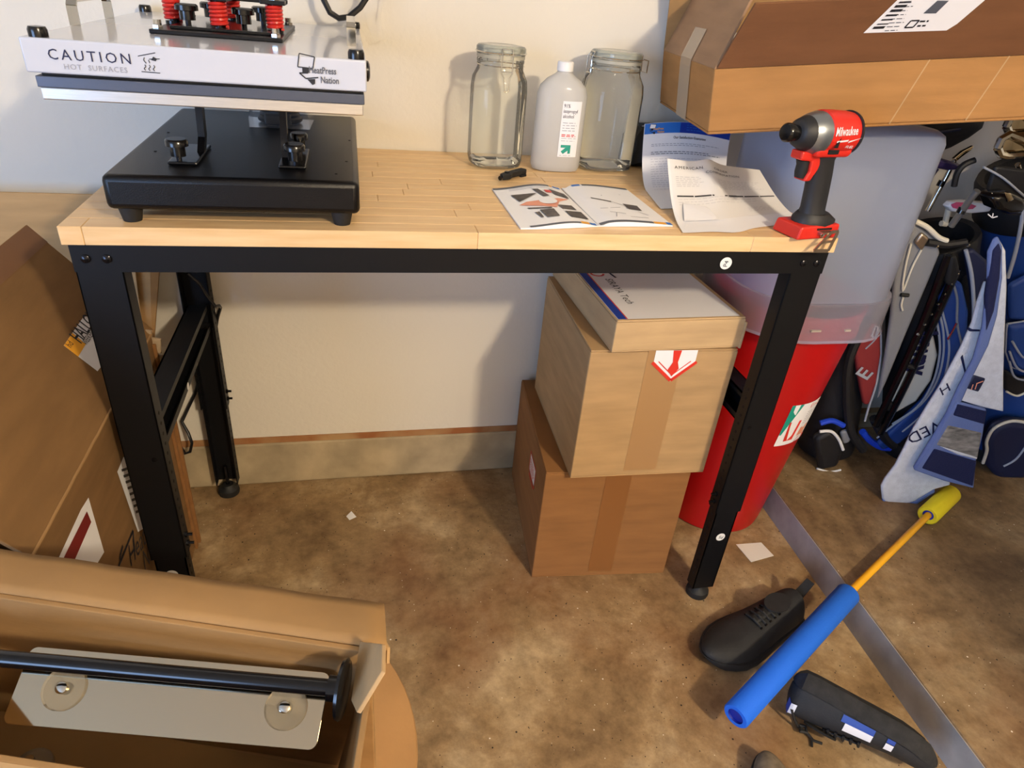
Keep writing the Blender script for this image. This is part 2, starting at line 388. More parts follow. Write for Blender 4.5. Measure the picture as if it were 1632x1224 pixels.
# ------------------------------------------------------------------ workbench
W, D, TH = 1.22, .556, .0265
wb = thing('workbench', 'long workbench with maple butcher block top and black steel legs', 'workbench', (0, 0, 0))
top = MB().box((.002, .002, TZ-TH+.001), (W-.002, D-.002, TZ-.002)).build('tabletop', 'maple', wb)
rows = 14; rh = D/rows
for r in range(rows):
    cuts = [0]; x = random.uniform(.12, .5)
    if r == 0: cuts = [0, .03, .58]; x = 1.055
    while x < W-.1: cuts.append(x); x += random.uniform(.28, .6)
    cuts.append(W)
    for a, b in zip(cuts, cuts[1:]):
        MB().box((a+.0002, r*rh+.0002, TZ-TH), (b-.0002, (r+1)*rh-.0002, TZ)).build('stave', 'maple', top, bevel=.0008, seg=1)
XL, ZB = .0064, .842
def channel(name, a, b, parent=wb, m='black'): return MB().box(a, b).build(name, m, parent, bevel=.0012, seg=1)
for y0, y1, nm in ((.005, .03, 'front_beam'), (D-.03, D-.005, 'back_beam')):
    yy = (y0, y0+.003) if y0 < .1 else (y1-.003, y1)
    mb = MB().box((XL, yy[0], ZB), (W-XL, yy[1], TZ-TH)); mb.box((XL+.002, y0+.0005, ZB), (W-XL-.002, y1, ZB+.003)); mb.box((XL+.002, y0+.0005, TZ-TH-.003), (W-XL-.002, y1, TZ-TH))
    mb.build(nm, 'black', wb)
LW, LD = .062, .034
def leg(sx, sy):
    """telescoping leg: outer sleeve, inner sleeve with holes, levelling foot"""
    X = (lambda d: XL+d) if sx < 0 else (lambda d: W-XL-d)
    Y = (lambda d: .0075+d) if sy < 0 else (lambda d: D-.0075-d)
    def bx(mb, d0, d1, e0, e1, z0, z1):
        xs = sorted((X(d0), X(d1))); ys = sorted((Y(e0), Y(e1))); mb.box((xs[0], ys[0], z0), (xs[1], ys[1], z1))
    mb = MB(); bx(mb, 0, LW, 0, .003, .275, TZ-TH-.002); bx(mb, LW-.003, LW, 0, LD, .275, TZ-TH-.002); bx(mb, 0, .003, 0, LD, .275, TZ-TH-.002)
    lg = mb.build('leg', 'black', wb, bevel=.001, seg=1)
    mb = MB(); bx(mb, .004, LW-.003, .003, .006, .034, .5); bx(mb, LW-.0065, LW-.0035, .003, LD-.002, .034, .5); bx(mb, .004, .007, .003, LD-.002, .034, .5)
    mb.build('inner_sleeve', 'black', lg)
    mb = MB()
    for k in range(26):
        z = .075 + k*.0205; xx = X(LW-.0032) if z < .275 else X(LW+.0002)
        mb.cyl((xx, Y(.017), z), (xx + (.0004 if sx < 0 else -.0004), Y(.017), z), .0032, n=8)
    mb.build('adjustment_holes', 'hole', lg)
    fx, fy = X(LW/2), Y(LD/2+.003)
    MB().axis((fx, fy, 0), (0, 0, 1), [(0, .026), (.007, .0275), (.016, .026), (.022, .018), (.03, .014)]).build('foot', 'rubber', lg, True)
    MB().cyl((fx, fy, .022), (fx, fy, .09), .005, n=10).build('foot_stem', 'bolt', lg, True)
    for z in (.297, .318):
        d = 1 if sx < 0 else -1; x = X(LW)
        b = MB().cyl((x, Y(.017), z), (x+d*.004, Y(.017), z), .0055, n=6); b.cyl((x+d*.004, Y(.017), z), (x+d*.012, Y(.017), z), .003, n=8); b.build('bolt', 'bolt', lg)
    if sy < 0:
        for d in (.018, .045):
            b = MB().axis((X(d), .005, .862), (0, -1, 0), [(0, .0065), (.002, .0062), (.0035, .004), (.0042, .0005)], n=12); b.build('bolt', 'bolt', lg, True)
        MB().axis((X(.045), .0075, .505), (0, -1, 0), [(0, .0045), (.0006, .0045)], n=12).build('rivet', 'bolt', lg)
    return lg
legs = {(sx, sy): leg(sx, sy) for sx in (-1, 1) for sy in (-1, 1)}
for x0, x1, xp in ((XL+.012, XL+.05, XL+.012), (W-XL-.05, W-XL-.012, W-XL-.015)):
    mb = MB().box((xp, .042, .495), (xp+.003, D-.042, .56)); mb.box((x0, .042, .495), (x1, D-.042, .498)); mb.box((x0, .042, .557), (x1, D-.042, .56))
    e = x1 if x0 < .5 else x0; mb.box((min(e, e), .042, .495), (e+.0025, D-.042, .509)); mb.box((e, .042, .548), (e+.0025, D-.042, .56))
    mb.build('side_stretcher', 'black', wb)
def sticker(p, ex, ey, r, parent, txt, rot=0):
    f = flat(p, ex, ey); s_ = MB().add([f(r*math.cos(2*PI*i/24), r*math.sin(2*PI*i/24), .0005) for i in range(24)], [tuple(range(24))]).build('part_sticker', 'sticker', parent)
    if txt: text('sticker_lettering', txt, r*1.05, 'ink', lambda u, v: f(u, v, .0005), r*.35*math.sin(rot)-r*.6*math.cos(rot), -r*.35*math.cos(rot)-r*.6*math.sin(rot), s_, h=.0004, rot=rot)
sticker((1.017, .0046, .861), (1, 0, 0), (0, 0, 1), .011, wb, 'P4', 1.45)
sticker((1.186, .0104, .199), (1, 0, 0), (0, 0, 1), .011, wb, 'P5', 2.9)
sticker((.035, .0104, .233), (1, 0, 0), (0, 0, 1), .011, wb, '')
sticker((XL+.0527, .25, .503), (0, 1, 0), (0, 0, 1), .008, wb, '')

# ------------------------------------------------------------------ heat press
hp = thing('heat_press', 'white and black heat press standing on the left of the workbench', 'heat press', (.235, .27, TZ))
bs = MB().box((.062, .014, .929), (.403, .542, .977)).build('base', 'presstop', hp, True, bevel=.009, seg=3)
for x, y in ((.087, .034), (.376, .034), (.087, .51), (.376, .51)):
    MB().axis((x, y, TZ), (0, 0, 1), [(0, .012), (.004, .013), (.021, .0165)], n=20).build('rubber_foot', 'rubber', hp, True)
for x, y in ((.1, .16), (.09, .3), (.37, .06), (.385, .14), (.39, .3)): MB().cyl((x, y, .9768), (x, y, .9775), .0022, n=8).build('screw_hole', 'hole', bs)
def knob(x, y, z, parent, r=.013, h=.022):
    k = MB().axis((x, y, z), (0, 0, 1), [(0, r*.7), (h*.55, r*.7), (h*.6, r*1.05), (h*.9, r*1.05), (h, r*.9)], n=14).build('knob', 'gloss', parent, True)
    MB().cyl((x, y, z-.006), (x, y, z), .004, n=8).build('knob_screw', 'bolt', k)
for i, x in enumerate((.168, .292)):
    mb = MB()
    path = [(.1, .978), (.14, .978), (.165, 1.0), (.172, 1.035), (.18, 1.075)] if i == 0 else [(.1, .978), (.13, .978), (.14, 1.01), (.15, 1.04), (.16, 1.075)]
    for k in range(len(path)-1):
        (y0, z0), (y1, z1) = path[k], path[k+1]; w0 = .02
        mb.hexa([(x-.005, y0, z0), (x+.005, y0, z0), (x+.005, y0+w0, z0), (x-.005, y0+w0, z0)], [(x-.005, y1, z1+.0005), (x+.005, y1, z1+.0005), (x+.005, y1+w0, z1+.0005), (x-.005, y1+w0, z1+.0005)])
    a_ = mb.build('lift_arm', 'presstop', hp)
    MB().box((x-(.034 if i == 0 else .006), .078, .9772), (x+(.006 if i == 0 else .034), .2, .982)).build('arm_foot', 'gloss', a_, bevel=.002)
    knob(x+(-.021 if i == 0 else .018), .095, .987, hp, .015, .024)
    if i: knob(x+.02, .175, .987, hp, .013, .024)
# heated head
MB().box((.028, -.012, 1.0735), (.411, .36, 1.0875)).build('heat_platen', 'alu', hp, bevel=.0012)
MB().box((.026, -.014, 1.0877), (.413, .36, 1.1005)).build('platen_edge', 'greyplate', hp, bevel=.001)
MB().box((.032, -.008, 1.1005), (.408, .36, 1.106)).build('shadow_gap', 'gloss', hp)
cv = MB().box((.0205, -.02, 1.1045), (.4165, .552, 1.1425)).build('cover', 'enamel', hp, True, bevel=.0022, seg=3)
for x, y in ((.038, -.006), (.03, .535), (.404, -.008), (.407, .535)):
    MB().axis((x, y, 1.142), (0, 0, 1), [(0, .0105), (.008, .0105), (.0115, .009), (.0122, .002)], n=18).build('corner_cap', 'gloss', hp, True)
MB().axis((.4165, .05, 1.122), (1, 0, 0), [(0, .014), (.004, .013), (.006, .009)], n=18).build('side_plug', 'gloss', hp, True)
tp = MB().box((.128, .125, 1.1426), (.303, .40, 1.1485)).build('pressure_plate', 'presstop', hp, bevel=.0015)
MB().box((.15, .15, 1.1485), (.285, .37, 1.153)).build('pressure_bar', 'gloss', tp, bevel=.001)
for (x, y) in ((.14, .23), (.213, .175), (.288, .2), (.21, .34)):
    n_ = 104; coil = [(x+.0105*math.cos(2*PI*6.5*k/n_), y+.0105*math.sin(2*PI*6.5*k/n_), 1.1545+.033*k/n_) for k in range(n_+1)]
    sp = MB().tube(coil, .0026, 6).build('spring', 'spring', hp, True)
    MB().cyl((x, y, 1.148), (x, y, 1.205), .005, n=12).build('spring_bolt', 'bolt', sp, True)
    MB().cyl((x, y, 1.149), (x, y, 1.1535), .0115, n=18).build('washer', 'gloss', sp, True)
    MB().cyl((x, y, 1.193), (x, y, 1.2), .009, n=6).build('nut', 'chrome', sp)
for x, y in ((.137, .14), (.293, .137), (.137, .385), (.293, .385)):
    b = MB().cyl((x, y, 1.1485), (x, y, 1.153), .0072, n=6); b.cyl((x, y, 1.153), (x, y, 1.16), .0055, n=12); b.build('plate_nut', 'chrome', tp)
for x, y in ((.166, .2), (.243, .205), (.185, .29), (.262, .29)): knob(x, y, 1.158, hp, .0155, .021)
MB().box((.12, .215, 1.187), (.305, .245, 1.193)).build('cross_bar', 'presstop', hp, bevel=.001)
MB().box((.198, .16, 1.187), (.228, .36, 1.193)).build('cross_bar', 'presstop', hp, bevel=.001)
MB().box((.27, .185, 1.187), (.305, .245, 1.193)).build('cross_bar', 'presstop', hp, bevel=.001)
for x in (.027, .399):
    mb = MB(); s = .013
    pts = [(.16, 1.1425), (.16, 1.167), (.166, 1.173), (.315, 1.173), (.321, 1.167), (.321, 1.1425)]
    for (y0, z0), (y1, z1) in zip(pts, pts[1:]):
        dy, dz = y1-y0, z1-z0; l = math.hypot(dy, dz); ny, nz = -dz/l*.0016, dy/l*.0016
        mb.hexa([(x-s/2, y0-ny, z0-nz), (x+s/2, y0-ny, z0-nz), (x+s/2, y0+ny, z0+nz), (x-s/2, y0+ny, z0+nz)], [(x-s/2, y1-ny, z1-nz), (x+s/2, y1-ny, z1-nz), (x+s/2, y1+ny, z1+nz), (x-s/2, y1+ny, z1+nz)])
    mb.build('lift_handle', 'chrome', hp)
fw = flat((0, -.0201, 0), (1, 0, 0), (0, 0, 1)); fwl = lambda u, v: fw(u, v)
text('warning_lettering', 'CAUTION', .0165, 'navyink', fwl, .0475, 1.1205, hp, space=1.32)
text('small_lettering', 'HOT  SURFACES', .0085, 'greyink', fwl, .062, 1.1105, hp, space=1.15)
L = []
for k in range(3):
    x = .152+.005*k; L += [((x, 1.1145), (x-.0015, 1.1165)), ((x-.0015, 1.1165), (x+.001, 1.119)), ((x+.001, 1.119), (x, 1.121))]
L += [((.147, 1.113), (.168, 1.1125)), ((.146, 1.13), (.156, 1.1325)), ((.156, 1.1325), (.166, 1.135)), ((.153, 1.129), (.1515, 1.126)), ((.1515, 1.126), (.154, 1.1225)), ((.157, 1.1265), (.158, 1.123)), ((.158, 1.1275), (.17, 1.1285))]
strokes('hot_hand_symbol', 'ink', fwl, L, .0009, hp)
poly('hot_hand_symbol', 'ink', fwl, [(.16, 1.1265), (.165, 1.1255), (.167, 1.1283), (.163, 1.1305)], hp)
def press_logo(f, u, v, s, parent, line, fillm, textm, outline=False, local=False, rot=0):
    """open clamshell press drawn as a lid and a base, with the two-line name beside it"""
    c, q = math.cos(rot), math.sin(rot)
    R = lambda a, b: (u+(a*c-b*q)*s, v+(a*q+b*c)*s)
    lid = [(.0, .62), (.07, 1), (.52, .93), (.45, .6)]
    if fillm: poly('logo_lid', fillm, f, [R(*p) for p in lid], parent, h=.0008, local=local)
    strokes('logo_lid_outline', line, f, [(R(*lid[i]), R(*lid[(i+1) % 4])) for i in range(4)], s*.03, parent, h=.001, local=local)
    poly('logo_hinge', line, f, [R(.13, .6), R(.32, .6), R(.32, .47), R(.13, .47)], parent, local=local)
    strokes('logo_base', line, f, [(R(.04, .45), R(.22, .3)), (R(.22, .3), R(.6, .35)), (R(.04, .45), R(.3, .46))], s*.035, parent, h=.0009, local=local)
    poly('logo_foot', line, f, [R(.26, .28), R(.5, .3), R(.49, .16), R(.41, .12)], parent, local=local)
    text('logo_lettering', 'HeatPress', .27*s, textm, f, *R(.32, .47), parent, bold=.004*s, sx=.75, h=.0012, rot=rot, local=local)
    text('logo_lettering', 'Nation', .27*s, textm, f, *R(.66, .2), parent, bold=.004*s, sx=.75, h=.0012, rot=rot, local=local)
press_logo(fwl, .331, 1.1045, .041, hp, 'ink', None, 'slateprint')

# bagged power cord lying on the press base, and the loop of cable above the press
t = thing('bagged_cord', 'coiled black cord in a clear plastic bag on the press base', 'cord', (.26, .42, .978))
mb = MB()
for k in range(3):
    mb.tube([(.262+(.036-.004*k)*math.cos(a*PI/10), .43+(.03-.003*k)*math.sin(a*PI/10), .986+.007*k) for a in range(21)], .0055, 8)
mb.build('coil', 'cable', t, True)
MB().box((.238, .385, .981), (.285, .405, 1.0)).build('plug', 'gloss', t, bevel=.003)
MB().puff([(.212, .372, .9785), (.318, .372, .9785), (.322, .47, .9785), (.208, .47, .9785)], (0, 0, 1), .034).build('bag', 'film', t, True)
P3 = [at(x, y_, y=.5) for x, y_ in ((470, -330), (492, -200), (504, -90), (512, -20), (516, 0), (526, 20), (540, 29), (556, 27), (574, 12), (586, -6), (590, -30), (588, -110), (560, -220), (500, -320), (470, -330))]
tag(MB().tube(P3, .0055, 8).build('power_cable', 'cable', None, True), 'loop of black cable hanging on the wall above the heat press', 'cable')
t = thing('plastic_wrap', 'crumpled clear plastic wrap against the wall beside the press', 'plastic wrap', at(600, 40, y=.54))
ws = [at(x, y_, y=.54) for x, y_ in ((572, -12), (612, -12), (606, 30), (612, 62), (596, 66), (586, 40))]
MB().puff(ws, (0, -1, 0), .012).build('wrap', 'film', t)

# ------------------------------------------------------------------ glass jars
def make_jar(name, label, c, rot, h, r):
    t = thing(name, label, 'jar', T=Matrix.Translation(V(c)) @ Matrix.Rotation(rot, 4, 'Z'), group='clip-top storage jars')
    zb = h*.80
    MB().axis((0, 0, 0), (0, 0, 1), [(0, r*.55), (.001, r*.8), (.006, r*.95), (.018, r), (zb*.80, r*1.0), (zb*.90, r*.96), (zb*.96, r*.86), (zb, r*.80), (zb+.012, r*.79)], 48, True, False, 3.2).build('jar_body', 'glass', t, True, local=True)
    MB().axis((0, 0, .004), (0, 0, 1), [(0, r*.5), (.003, r*.82), (.009, r*.9)], 40, True, False, 3.2).build('thick_base', 'glass', t, True, local=True)
    MB().axis((0, 0, zb+.008), (0, 0, 1), [(0, r*.84), (.003, r*.87), (.008, r*.87), (.011, r*.82)], 40, False, False).build('rim', 'glass', t, True, local=True)
    MB().axis((0, 0, zb+.0185), (0, 0, 1), [(0, r*.82), (0, r*.88), (.006, r*.88), (.006, r*.82)], 40, False, False).build('gasket', 'gasket', t, True, local=True)
    z = zb+.025
    MB().axis((0, 0, z), (0, 0, 1), [(0, r*.78), (.001, r*.9), (.012, r*.9), (.0155, r*.84), (.0168, r*.62), (.0158, r*.5), (.0165, r*.2), (.016, 0.001)], 40).build('lid', 'lidglass', t, True, local=True)
    ring = lambda zz, rr: MB().tube([(rr*math.cos(2*PI*k/40), rr*math.sin(2*PI*k/40), zz) for k in range(41)], .0013, 6)
    ring(zb+.006, r*.87).build('wire_ring', 'chrome', t, True, local=True)
    ring(z+.004, r*.92).build('wire_ring', 'chrome', t, True, local=True)
    cl = MB()
    for s in (-1, 1):
        cl.tube([(s*.010, -r*.9, z+.012), (s*.0105, -r*1.0, z+.002), (s*.011, -r*1.0, zb-.004), (s*.006, -r*1.06, zb-.012), (s*.005, -r*1.1, zb-.034), (0, -r*1.11, zb-.037)], .0013, 6)
    cl.tube([(-.011, -r*1.0, zb-.002), (.011, -r*1.0, zb-.002)], .0013, 6); cl.tube([(-.01, -r*.9, z+.012), (.01, -r*.9, z+.012)], .0013, 6)
    cl.build('wire_clasp', 'chrome', t, True, local=True)
    MB().tube([(-.014, r*.92, z+.004), (-.014, r*1.12, z+.002), (-.012, r*1.14, zb+.004), (.012, r*1.14, zb+.004), (.014, r*1.12, z+.002), (.014, r*.92, z+.004)], .0014, 6).build('wire_hinge', 'chrome', t, True, local=True)
    return t
make_jar('glass_jar', 'tall clear glass jar with its wire clasp facing front, beside the white bottle', (.687, .45, TZ), 0.05, .236, .0545)
make_jar('glass_jar', 'wider clear glass jar with its clasp turned left, behind the white bottle', (.933, .464, TZ), -1.45, .242, .060)

# ------------------------------------------------------------------ isopropyl alcohol bottle
t = thing('alcohol_bottle', 'cloudy white plastic bottle of isopropyl alcohol between the two jars', 'bottle', T=Matrix.Translation((.815, .428, TZ)) @ Matrix.Rotation(-.06, 4, 'Z'))
def oval(z, a, b, p=2.6, n=40):
    out = []
    for i in range(n):
        c, s = math.cos(2*PI*i/n), math.sin(2*PI*i/n); k = (abs(c)**p+abs(s)**p)**(-1/p); out.append(V((a*c*k, b*s*k, z)))
    return out
MB().loft([oval(0, .042, .024), oval(.003, .049, .03), (oval(.012, .0525, .033)), oval(.15, .0515, .033), oval(.165, .047, .031), oval(.178, .034, .026), oval(.187, .02, .019, 2), oval(.192, .0145, .0145, 2), oval(.197, .0145, .0145, 2)]).build('bottle_body', 'cloudy', t, True, local=True)
MB().axis((0, 0, .193), (0, 0, 1), [(0, .0155), (.001, .0165), (.016, .0162), (.0178, .0145)], 32).build('cap', 'whiteplastic', t, True, local=True)
def bf(u, v):
    s = max(-1, min(1, u/.0525)); return V((u, -.0335*(1-abs(s)**2.6)**(1/2.6), v))
lb = patch('label', 'paper', bf, (-.004, .036, .034, .142), t, h=.0006, nu=8, local=True); bl = lift(bf, .0006)
for i, wd in enumerate(('91%', 'isopropyl', 'alcohol')): text('label_lettering', wd, .0098, 'navyink', bl, -.0015, .130-.0098*i, t, sx=.82, local=True)
textlines('label_small_print', 'greyink', bl, 0, .03, .101, .086, 4, t, .0011, local=True)
textlines('label_warning_print', 'redprint', bl, 0, .03, .078, .075, 2, t, .0016, local=True)
textlines('label_small_print', 'greyink', bl, 0, .034, .071, .066, 2, t, .0008, local=True)
poly('label_arrow', 'teal', bl, [(.001, .058), (.022, .058), (.022, .041), (.0165, .041), (.0165, .047), (.007, .04), (.002, .045), (.011, .0525), (.001, .0525)], t, local=True)
textlines('label_small_print', 'greyink', bl, 0, .03, .037, .037, 1, t, .0008, local=True)

# ------------------------------------------------------------------ small things on the bench
t = thing('bit_holder', 'small black plastic clip lying in front of the left jar', 'clip', (.7, .34, TZ))
d = V((.735, .372, 0))-V((.676, .312, 0)); d.normalize(); s_ = V((-d.y, d.x, 0)); b0 = V((.676, .312, TZ))
pl = [b0+d*.0-s_*.004, b0+d*.018-s_*.011, b0+d*.03-s_*.007, b0+d*.066-s_*.008, b0+d*.08-s_*.010, b0+d*.082+s_*.006, b0+d*.066+s_*.007, b0+d*.02+s_*.008, b0+d*.004+s_*.006]
MB().prism([p+V((0, 0, .003)) for p in pl], (0, 0, .011)).build('clip_body', 'rubber', t, bevel=.002)
MB().cyl(b0-d*.004+V((0, 0, .007)), b0+d*.012+V((0, 0, .007)), .0045, n=10).build('clip_tip', 'gloss', t, True)
MB().cyl(b0+d*.022+s_*.001+V((0, 0, .0135)), b0+d*.022+s_*.001+V((0, 0, .016)), .005, n=14).build('clip_button', 'bolt', t, True)
MB().prism([b0+d*.062-s_*.009, b0+d*.078-s_*.011, b0+d*.078-s_*.006, b0+d*.062-s_*.004], (0, 0, .004)).build('clip_foot', 'rubber', t)

# open instruction booklet
bkl = thing('instruction_booklet', 'open white instruction booklet lying flat near the bench front edge', 'booklet', (.785, .15, TZ))
def pageL(u, v):   # u 0..1 from outer edge to spine, v 0..1 from front to back
    x = .651+.138*u - .004*v; y = .018+.021*max(0, u)**1.5 + (.229)*v
    z = TZ+.0028+.0085*math.sin(PI*max(0, min(1, u*1.06))**1.6)*(.75+.25*v) - (.0012 if u > .97 else 0); return V((x, y, z))
def pageR(u, v):   # u 0..1 from spine to outer edge
    x = .789+.136*u - .001*v; y = .039+.008*u + (.229)*v
    z = TZ+.0028+.0075*math.sin(PI*max(0, min(1, 1-(1-u)*1.06))**.55)*(.8+.2*v); return V((x, y, z))
for fn, nm in ((pageL, 'left_pages'), (pageR, 'right_pages')):
    g = MB().grid(fn, 18, 2)
    low = lambda u, v, fn=fn: V((fn(u, v).x, fn(u, v).y, TZ+.0006))
    n0 = len(g.v); g.grid(low, 18, 2); n1 = 19*3
    bd = list(range(0, 19)) + [18+19, 18+38] + list(range(55, 37, -1)) + [19]
    g.f += [(a, b, b+n1, a+n1) for a, b in zip(bd, bd[1:]+bd[:1])]
    pg = g.build(nm, 'paper', bkl, True)
    if fn is pageL:
        patch('header_band', 'slateprint', fn, (0, .8, .955, 1), pg, nu=14); patch('header_tab', 'blue', fn, (.86, .97, .955, 1), pg, nu=3); patch('header_tab', 'orangeprint', fn, (.81, .85, .955, 1), pg, nu=2)
        patch('footer_band', 'slateprint', fn, (.12, .76, 0, .035), pg, nu=12); patch('footer_tab', 'orangeprint', fn, (.77, .88, 0, .05), pg, nu=3); patch('footer_tab', 'blue', fn, (.89, .97, 0, .05), pg, nu=3)
        poly('salmon_shape', 'salmon', fn, [(.18, .5), (.3, .56), (.55, .56), (.75, .6), (.93, .64), (.72, .5), (.62, .36), (.45, .42)], pg, h=.0012)
        MB().add([lift(fn, .0016)(.58+.12*math.cos(a*PI/9), .53+.085*math.sin(a*PI/9)) for a in range(18)], [tuple(range(18))]).build('round_photo', 'paper', pg)
        for q in ([(.17, .77), (.52, .74), (.3, .62), (.22, .58)], [(.5, .86), (.58, .85), (.66, .66), (.57, .64)], [(.74, .86), (.95, .8), (.96, .66), (.76, .7)], [(.66, .42), (.86, .44), (.88, .33), (.68, .32)], [(.68, .27), (.92, .3), (.93, .12), (.7, .13)], [(.3, .3), (.36, .3), (.36, .17), (.33, .17)], [(.38, .34), (.56, .33), (.56, .16), (.4, .16)], [(.25, .42), (.55, .37), (.55, .34), (.26, .39)]):
            poly('parts_photo', 'darkprint', fn, q, pg, h=.0014)
        poly('parts_photo', 'redprint', fn, [(.65, .82), (.74, .82), (.74, .75), (.66, .75)], pg, h=.0014)
        textlines('page_text', 'lightgrey', fn, .2, .85, .925, .895, 2, pg, .012)
    else:
        patch('header_band', 'slateprint', fn, (.28, .99, .955, 1), pg, nu=12); patch('header_tab', 'blue', fn, (.13, .25, .955, 1), pg, nu=3)
        patch('footer_band', 'slateprint', fn, (.02, .74, 0, .045), pg, nu=12); patch('footer_tab', 'orangeprint', fn, (.75, .92, 0, .05), pg, nu=3); patch('footer_tab', 'blue', fn, (.93, 1, 0, .06), pg, nu=2)
        poly('parts_drawing', 'darkprint', fn, [(.6, .47), (.8, .45), (.78, .31), (.6, .33)], pg)
        poly('parts_drawing', 'darkprint', fn, [(.22, .62), (.46, .52), (.45, .49), (.22, .59)], pg)
        strokes('parts_drawing_lines', 'greyink', fn, [((.46, .51), (.6, .4)), ((.6, .4), (.58, .33)), ((.2, .33), (.5, .36)), ((.28, .24), (.48, .2)), ((.5, .13), (.75, .13)), ((.7, .28), (.8, .2)), ((.36, .22), (.3, .12)), ((.4, .66), (.42, .68)), ((.72, .75), (.74, .74))], .008, pg)

# ------------------------------------------------------------------ letter and order sheet leaning at the right end
def bil(p00, p10, p01, p11):
    p00, p10, p01, p11 = map(V, (p00, p10, p01, p11))
    return lambda u, v: p00*(1-u)*(1-v) + p10*u*(1-v) + p01*(1-u)*v + p11*u*v
lt = thing('letter', 'blue-headed satisfaction guarantee letter leaning behind the order sheet', 'letter', (1.05, .3, TZ))
def letter(u, v):   # v=0 bottom on the bench, curving up to v=1
    bx = V((.946+.19*u, .150+.03*u, TZ+.001)); tx = V((1.003+.205*u, .425+.0*u, 1.012-.004*u))
    k = v; p = bx.lerp(tx, k); p.z -= .05*math.sin(PI*v)*(1-v*.45); p.y += .03*math.sin(PI*v); p.z = max(p.z, TZ+.001)
    p += V((0, 0, .010*math.sin(PI*u)*(v)))
    return p
MB().grid(letter, 12, 22).build('sheet', 'paper', lt, True)
lf = lambda u, v: letter(u/.212, v/.279)
g1 = lift(lf, .0)
patch('header_band', 'blue', lf, (.001, .085, .252, .278), lt, nu=6, nv=5); patch('header_band', 'deepblue', lf, (.085, .211, .252, .278), lt, nu=8, nv=5)
textlines('header_text', 'blue', lf, .10, .2, .271, .259, 3, lt, .0014, h=.0012)
press_logo(lf, .012, .247, .029, lt, 'ink', 'paper', 'orangeprint')
text('letter_title', 'Our Satisfaction Guarantee', .0088, 'ink', lf, .071, .238, lt, sx=.82, bold=.0001)
textlines('letter_text', 'greyink', lf, .02, .195, .226, .222, 2, lt, .0011)
textlines('letter_text', 'slateprint', lf, .02, .195, .207, .2025, 2, lt, .0014)
textlines('letter_text', 'lightgrey', lf, .02, .195, .19, .1, 15, lt, .0012)
od = thing('order_sheet', 'creased white order confirmation sheet propped beside the impact driver', 'paper sheet', (1.07, .1, TZ))
def order(u, v):   # v=0 front edge on the bench
    b = V((.928+.275*u, .012+.075*max(0, u)**1.3, TZ+.0015)); b.y -= .014*math.exp(-((u-.38)/.12)**2)*(1-v); b.z += .012*math.exp(-((u-.38)/.10)**2)*(1-v)*0 + .02*u**6*0
    tp_ = V((.975+.222*u, .225+.035*u, .985-.022*u))
    p = b.lerp(tp_, v)
    p.z += -.024*math.sin(PI*v)*(1-.2*v) + .008*math.exp(-((u-.42)/.10)**2)*v + .012*u*math.sin(PI*v)
    p.z = max(p.z, TZ+.0015+.006*v); return p
MB().grid(order, 20, 26).build('sheet', 'paper', od, True)
of = lambda u, v: order(u/.216, v/.25)
text('order_lettering', 'AMERICAN', .0105, 'ink', of, .014, .226, od, space=1.25, sx=1)
text('order_lettering', 'ORDER', .0095, 'slateprint', of, .098, .223, od, space=1.1); text('order_lettering', 'CONFIRMATION', .0095, 'slateprint', of, .078, .211, od, space=1.1)
textlines('order_text', 'lightgrey', of, .014, .075, .205, .18, 6, od, .0011); textlines('order_text', 'lightgrey', of, .1, .2, .195, .17, 6, od, .0009)
strokes('table_rule', 'ink', of, [((.012+.0335*k, .152-.002*k), (.0435+.0335*k, .1505-.002*k)) for k in range(6)], .0042, od)
textlines('order_text', 'lightgrey', of, .013, .205, .142, .125, 3, od, .0009); textlines('order_text', 'lightgrey', of, .14, .2, .1, .085, 4, od, .0009)
strokes('table_line', 'lightgrey', of, [((.012, .06), (.205, .06))], .0007, od)
poly('receipt_slip', 'paper', of, [(.02, .13), (.062, .115), (.07, .06), (.012, .06)], od, h=.0014)
MB().grid(lift(of, .002), 12, 12, .004, .212, .06, .248).build('plastic_sleeve', 'film', od, True)
t = thing('black_pouch', 'black pouch standing behind the letter beside the right jar', 'pouch', (1.06, .5, TZ))
MB().puff([(1.0, .54, TZ), (1.2, .54, TZ), (1.19, .54, 1.0), (1.02, .54, .995), (1.003, .54, .97)], (0, -1, 0), .075).build('pouch_body', 'bagblack', t, True)
MB().tube([(1.03, .5, .992), (1.06, .5, 1.0), (1.12, .5, 1.003), (1.17, .5, .998)], .004, 6).build('zip', 'piping', t, True)

# ------------------------------------------------------------------ impact driver
R_ = Matrix.Translation((1.163, .022, TZ+.001)) @ Matrix.Rotation(.20, 4, 'Z')
dr = thing('impact_driver', 'red and black cordless impact driver standing on the bench corner', 'power tool', T=R_)
B = lambda mb, *a, **k: mb.build(*a, local=True, **k)
hd = V((0, 0, .168)); ax = V((-1, 0, .035)).normalized()
def along(x0, prof, n=32): return MB().axis(hd - ax*0 + V((x0, 0, 0)) + V((0, 0, -.0)), ax, prof, n)
hs_ = B(along(.026, [(0, .027), (.004, .033), (.02, .0345), (.045, .0345), (.064, .0335), (.066, .031)]), 'motor_housing', 'toolred', dr, smooth=True)
B(along(.0345, [(0, .024), (.006, .029), (.0075, .0345), (.012, .0355), (.0125, .033)]), 'rear_cap', 'toolblack', dr, smooth=True)
B(along(-.038, [(0, .0335), (.01, .0335), (.022, .0295), (.03, .025)]), 'nose_ring', 'toolgrey', dr, smooth=True)
B(along(-.058, [(0, .0285), (.008, .0268), (.022, .021), (.026, .016)]), 'rubber_boot', 'toolblack', dr, smooth=True)
B(along(-.083, [(0, .012), (.006, .0125), (.012, .0125), (.0135, .0145), (.021, .0145), (.024, .012), (.0245, .005)]), 'bit_collar', 'gloss', dr, smooth=True)
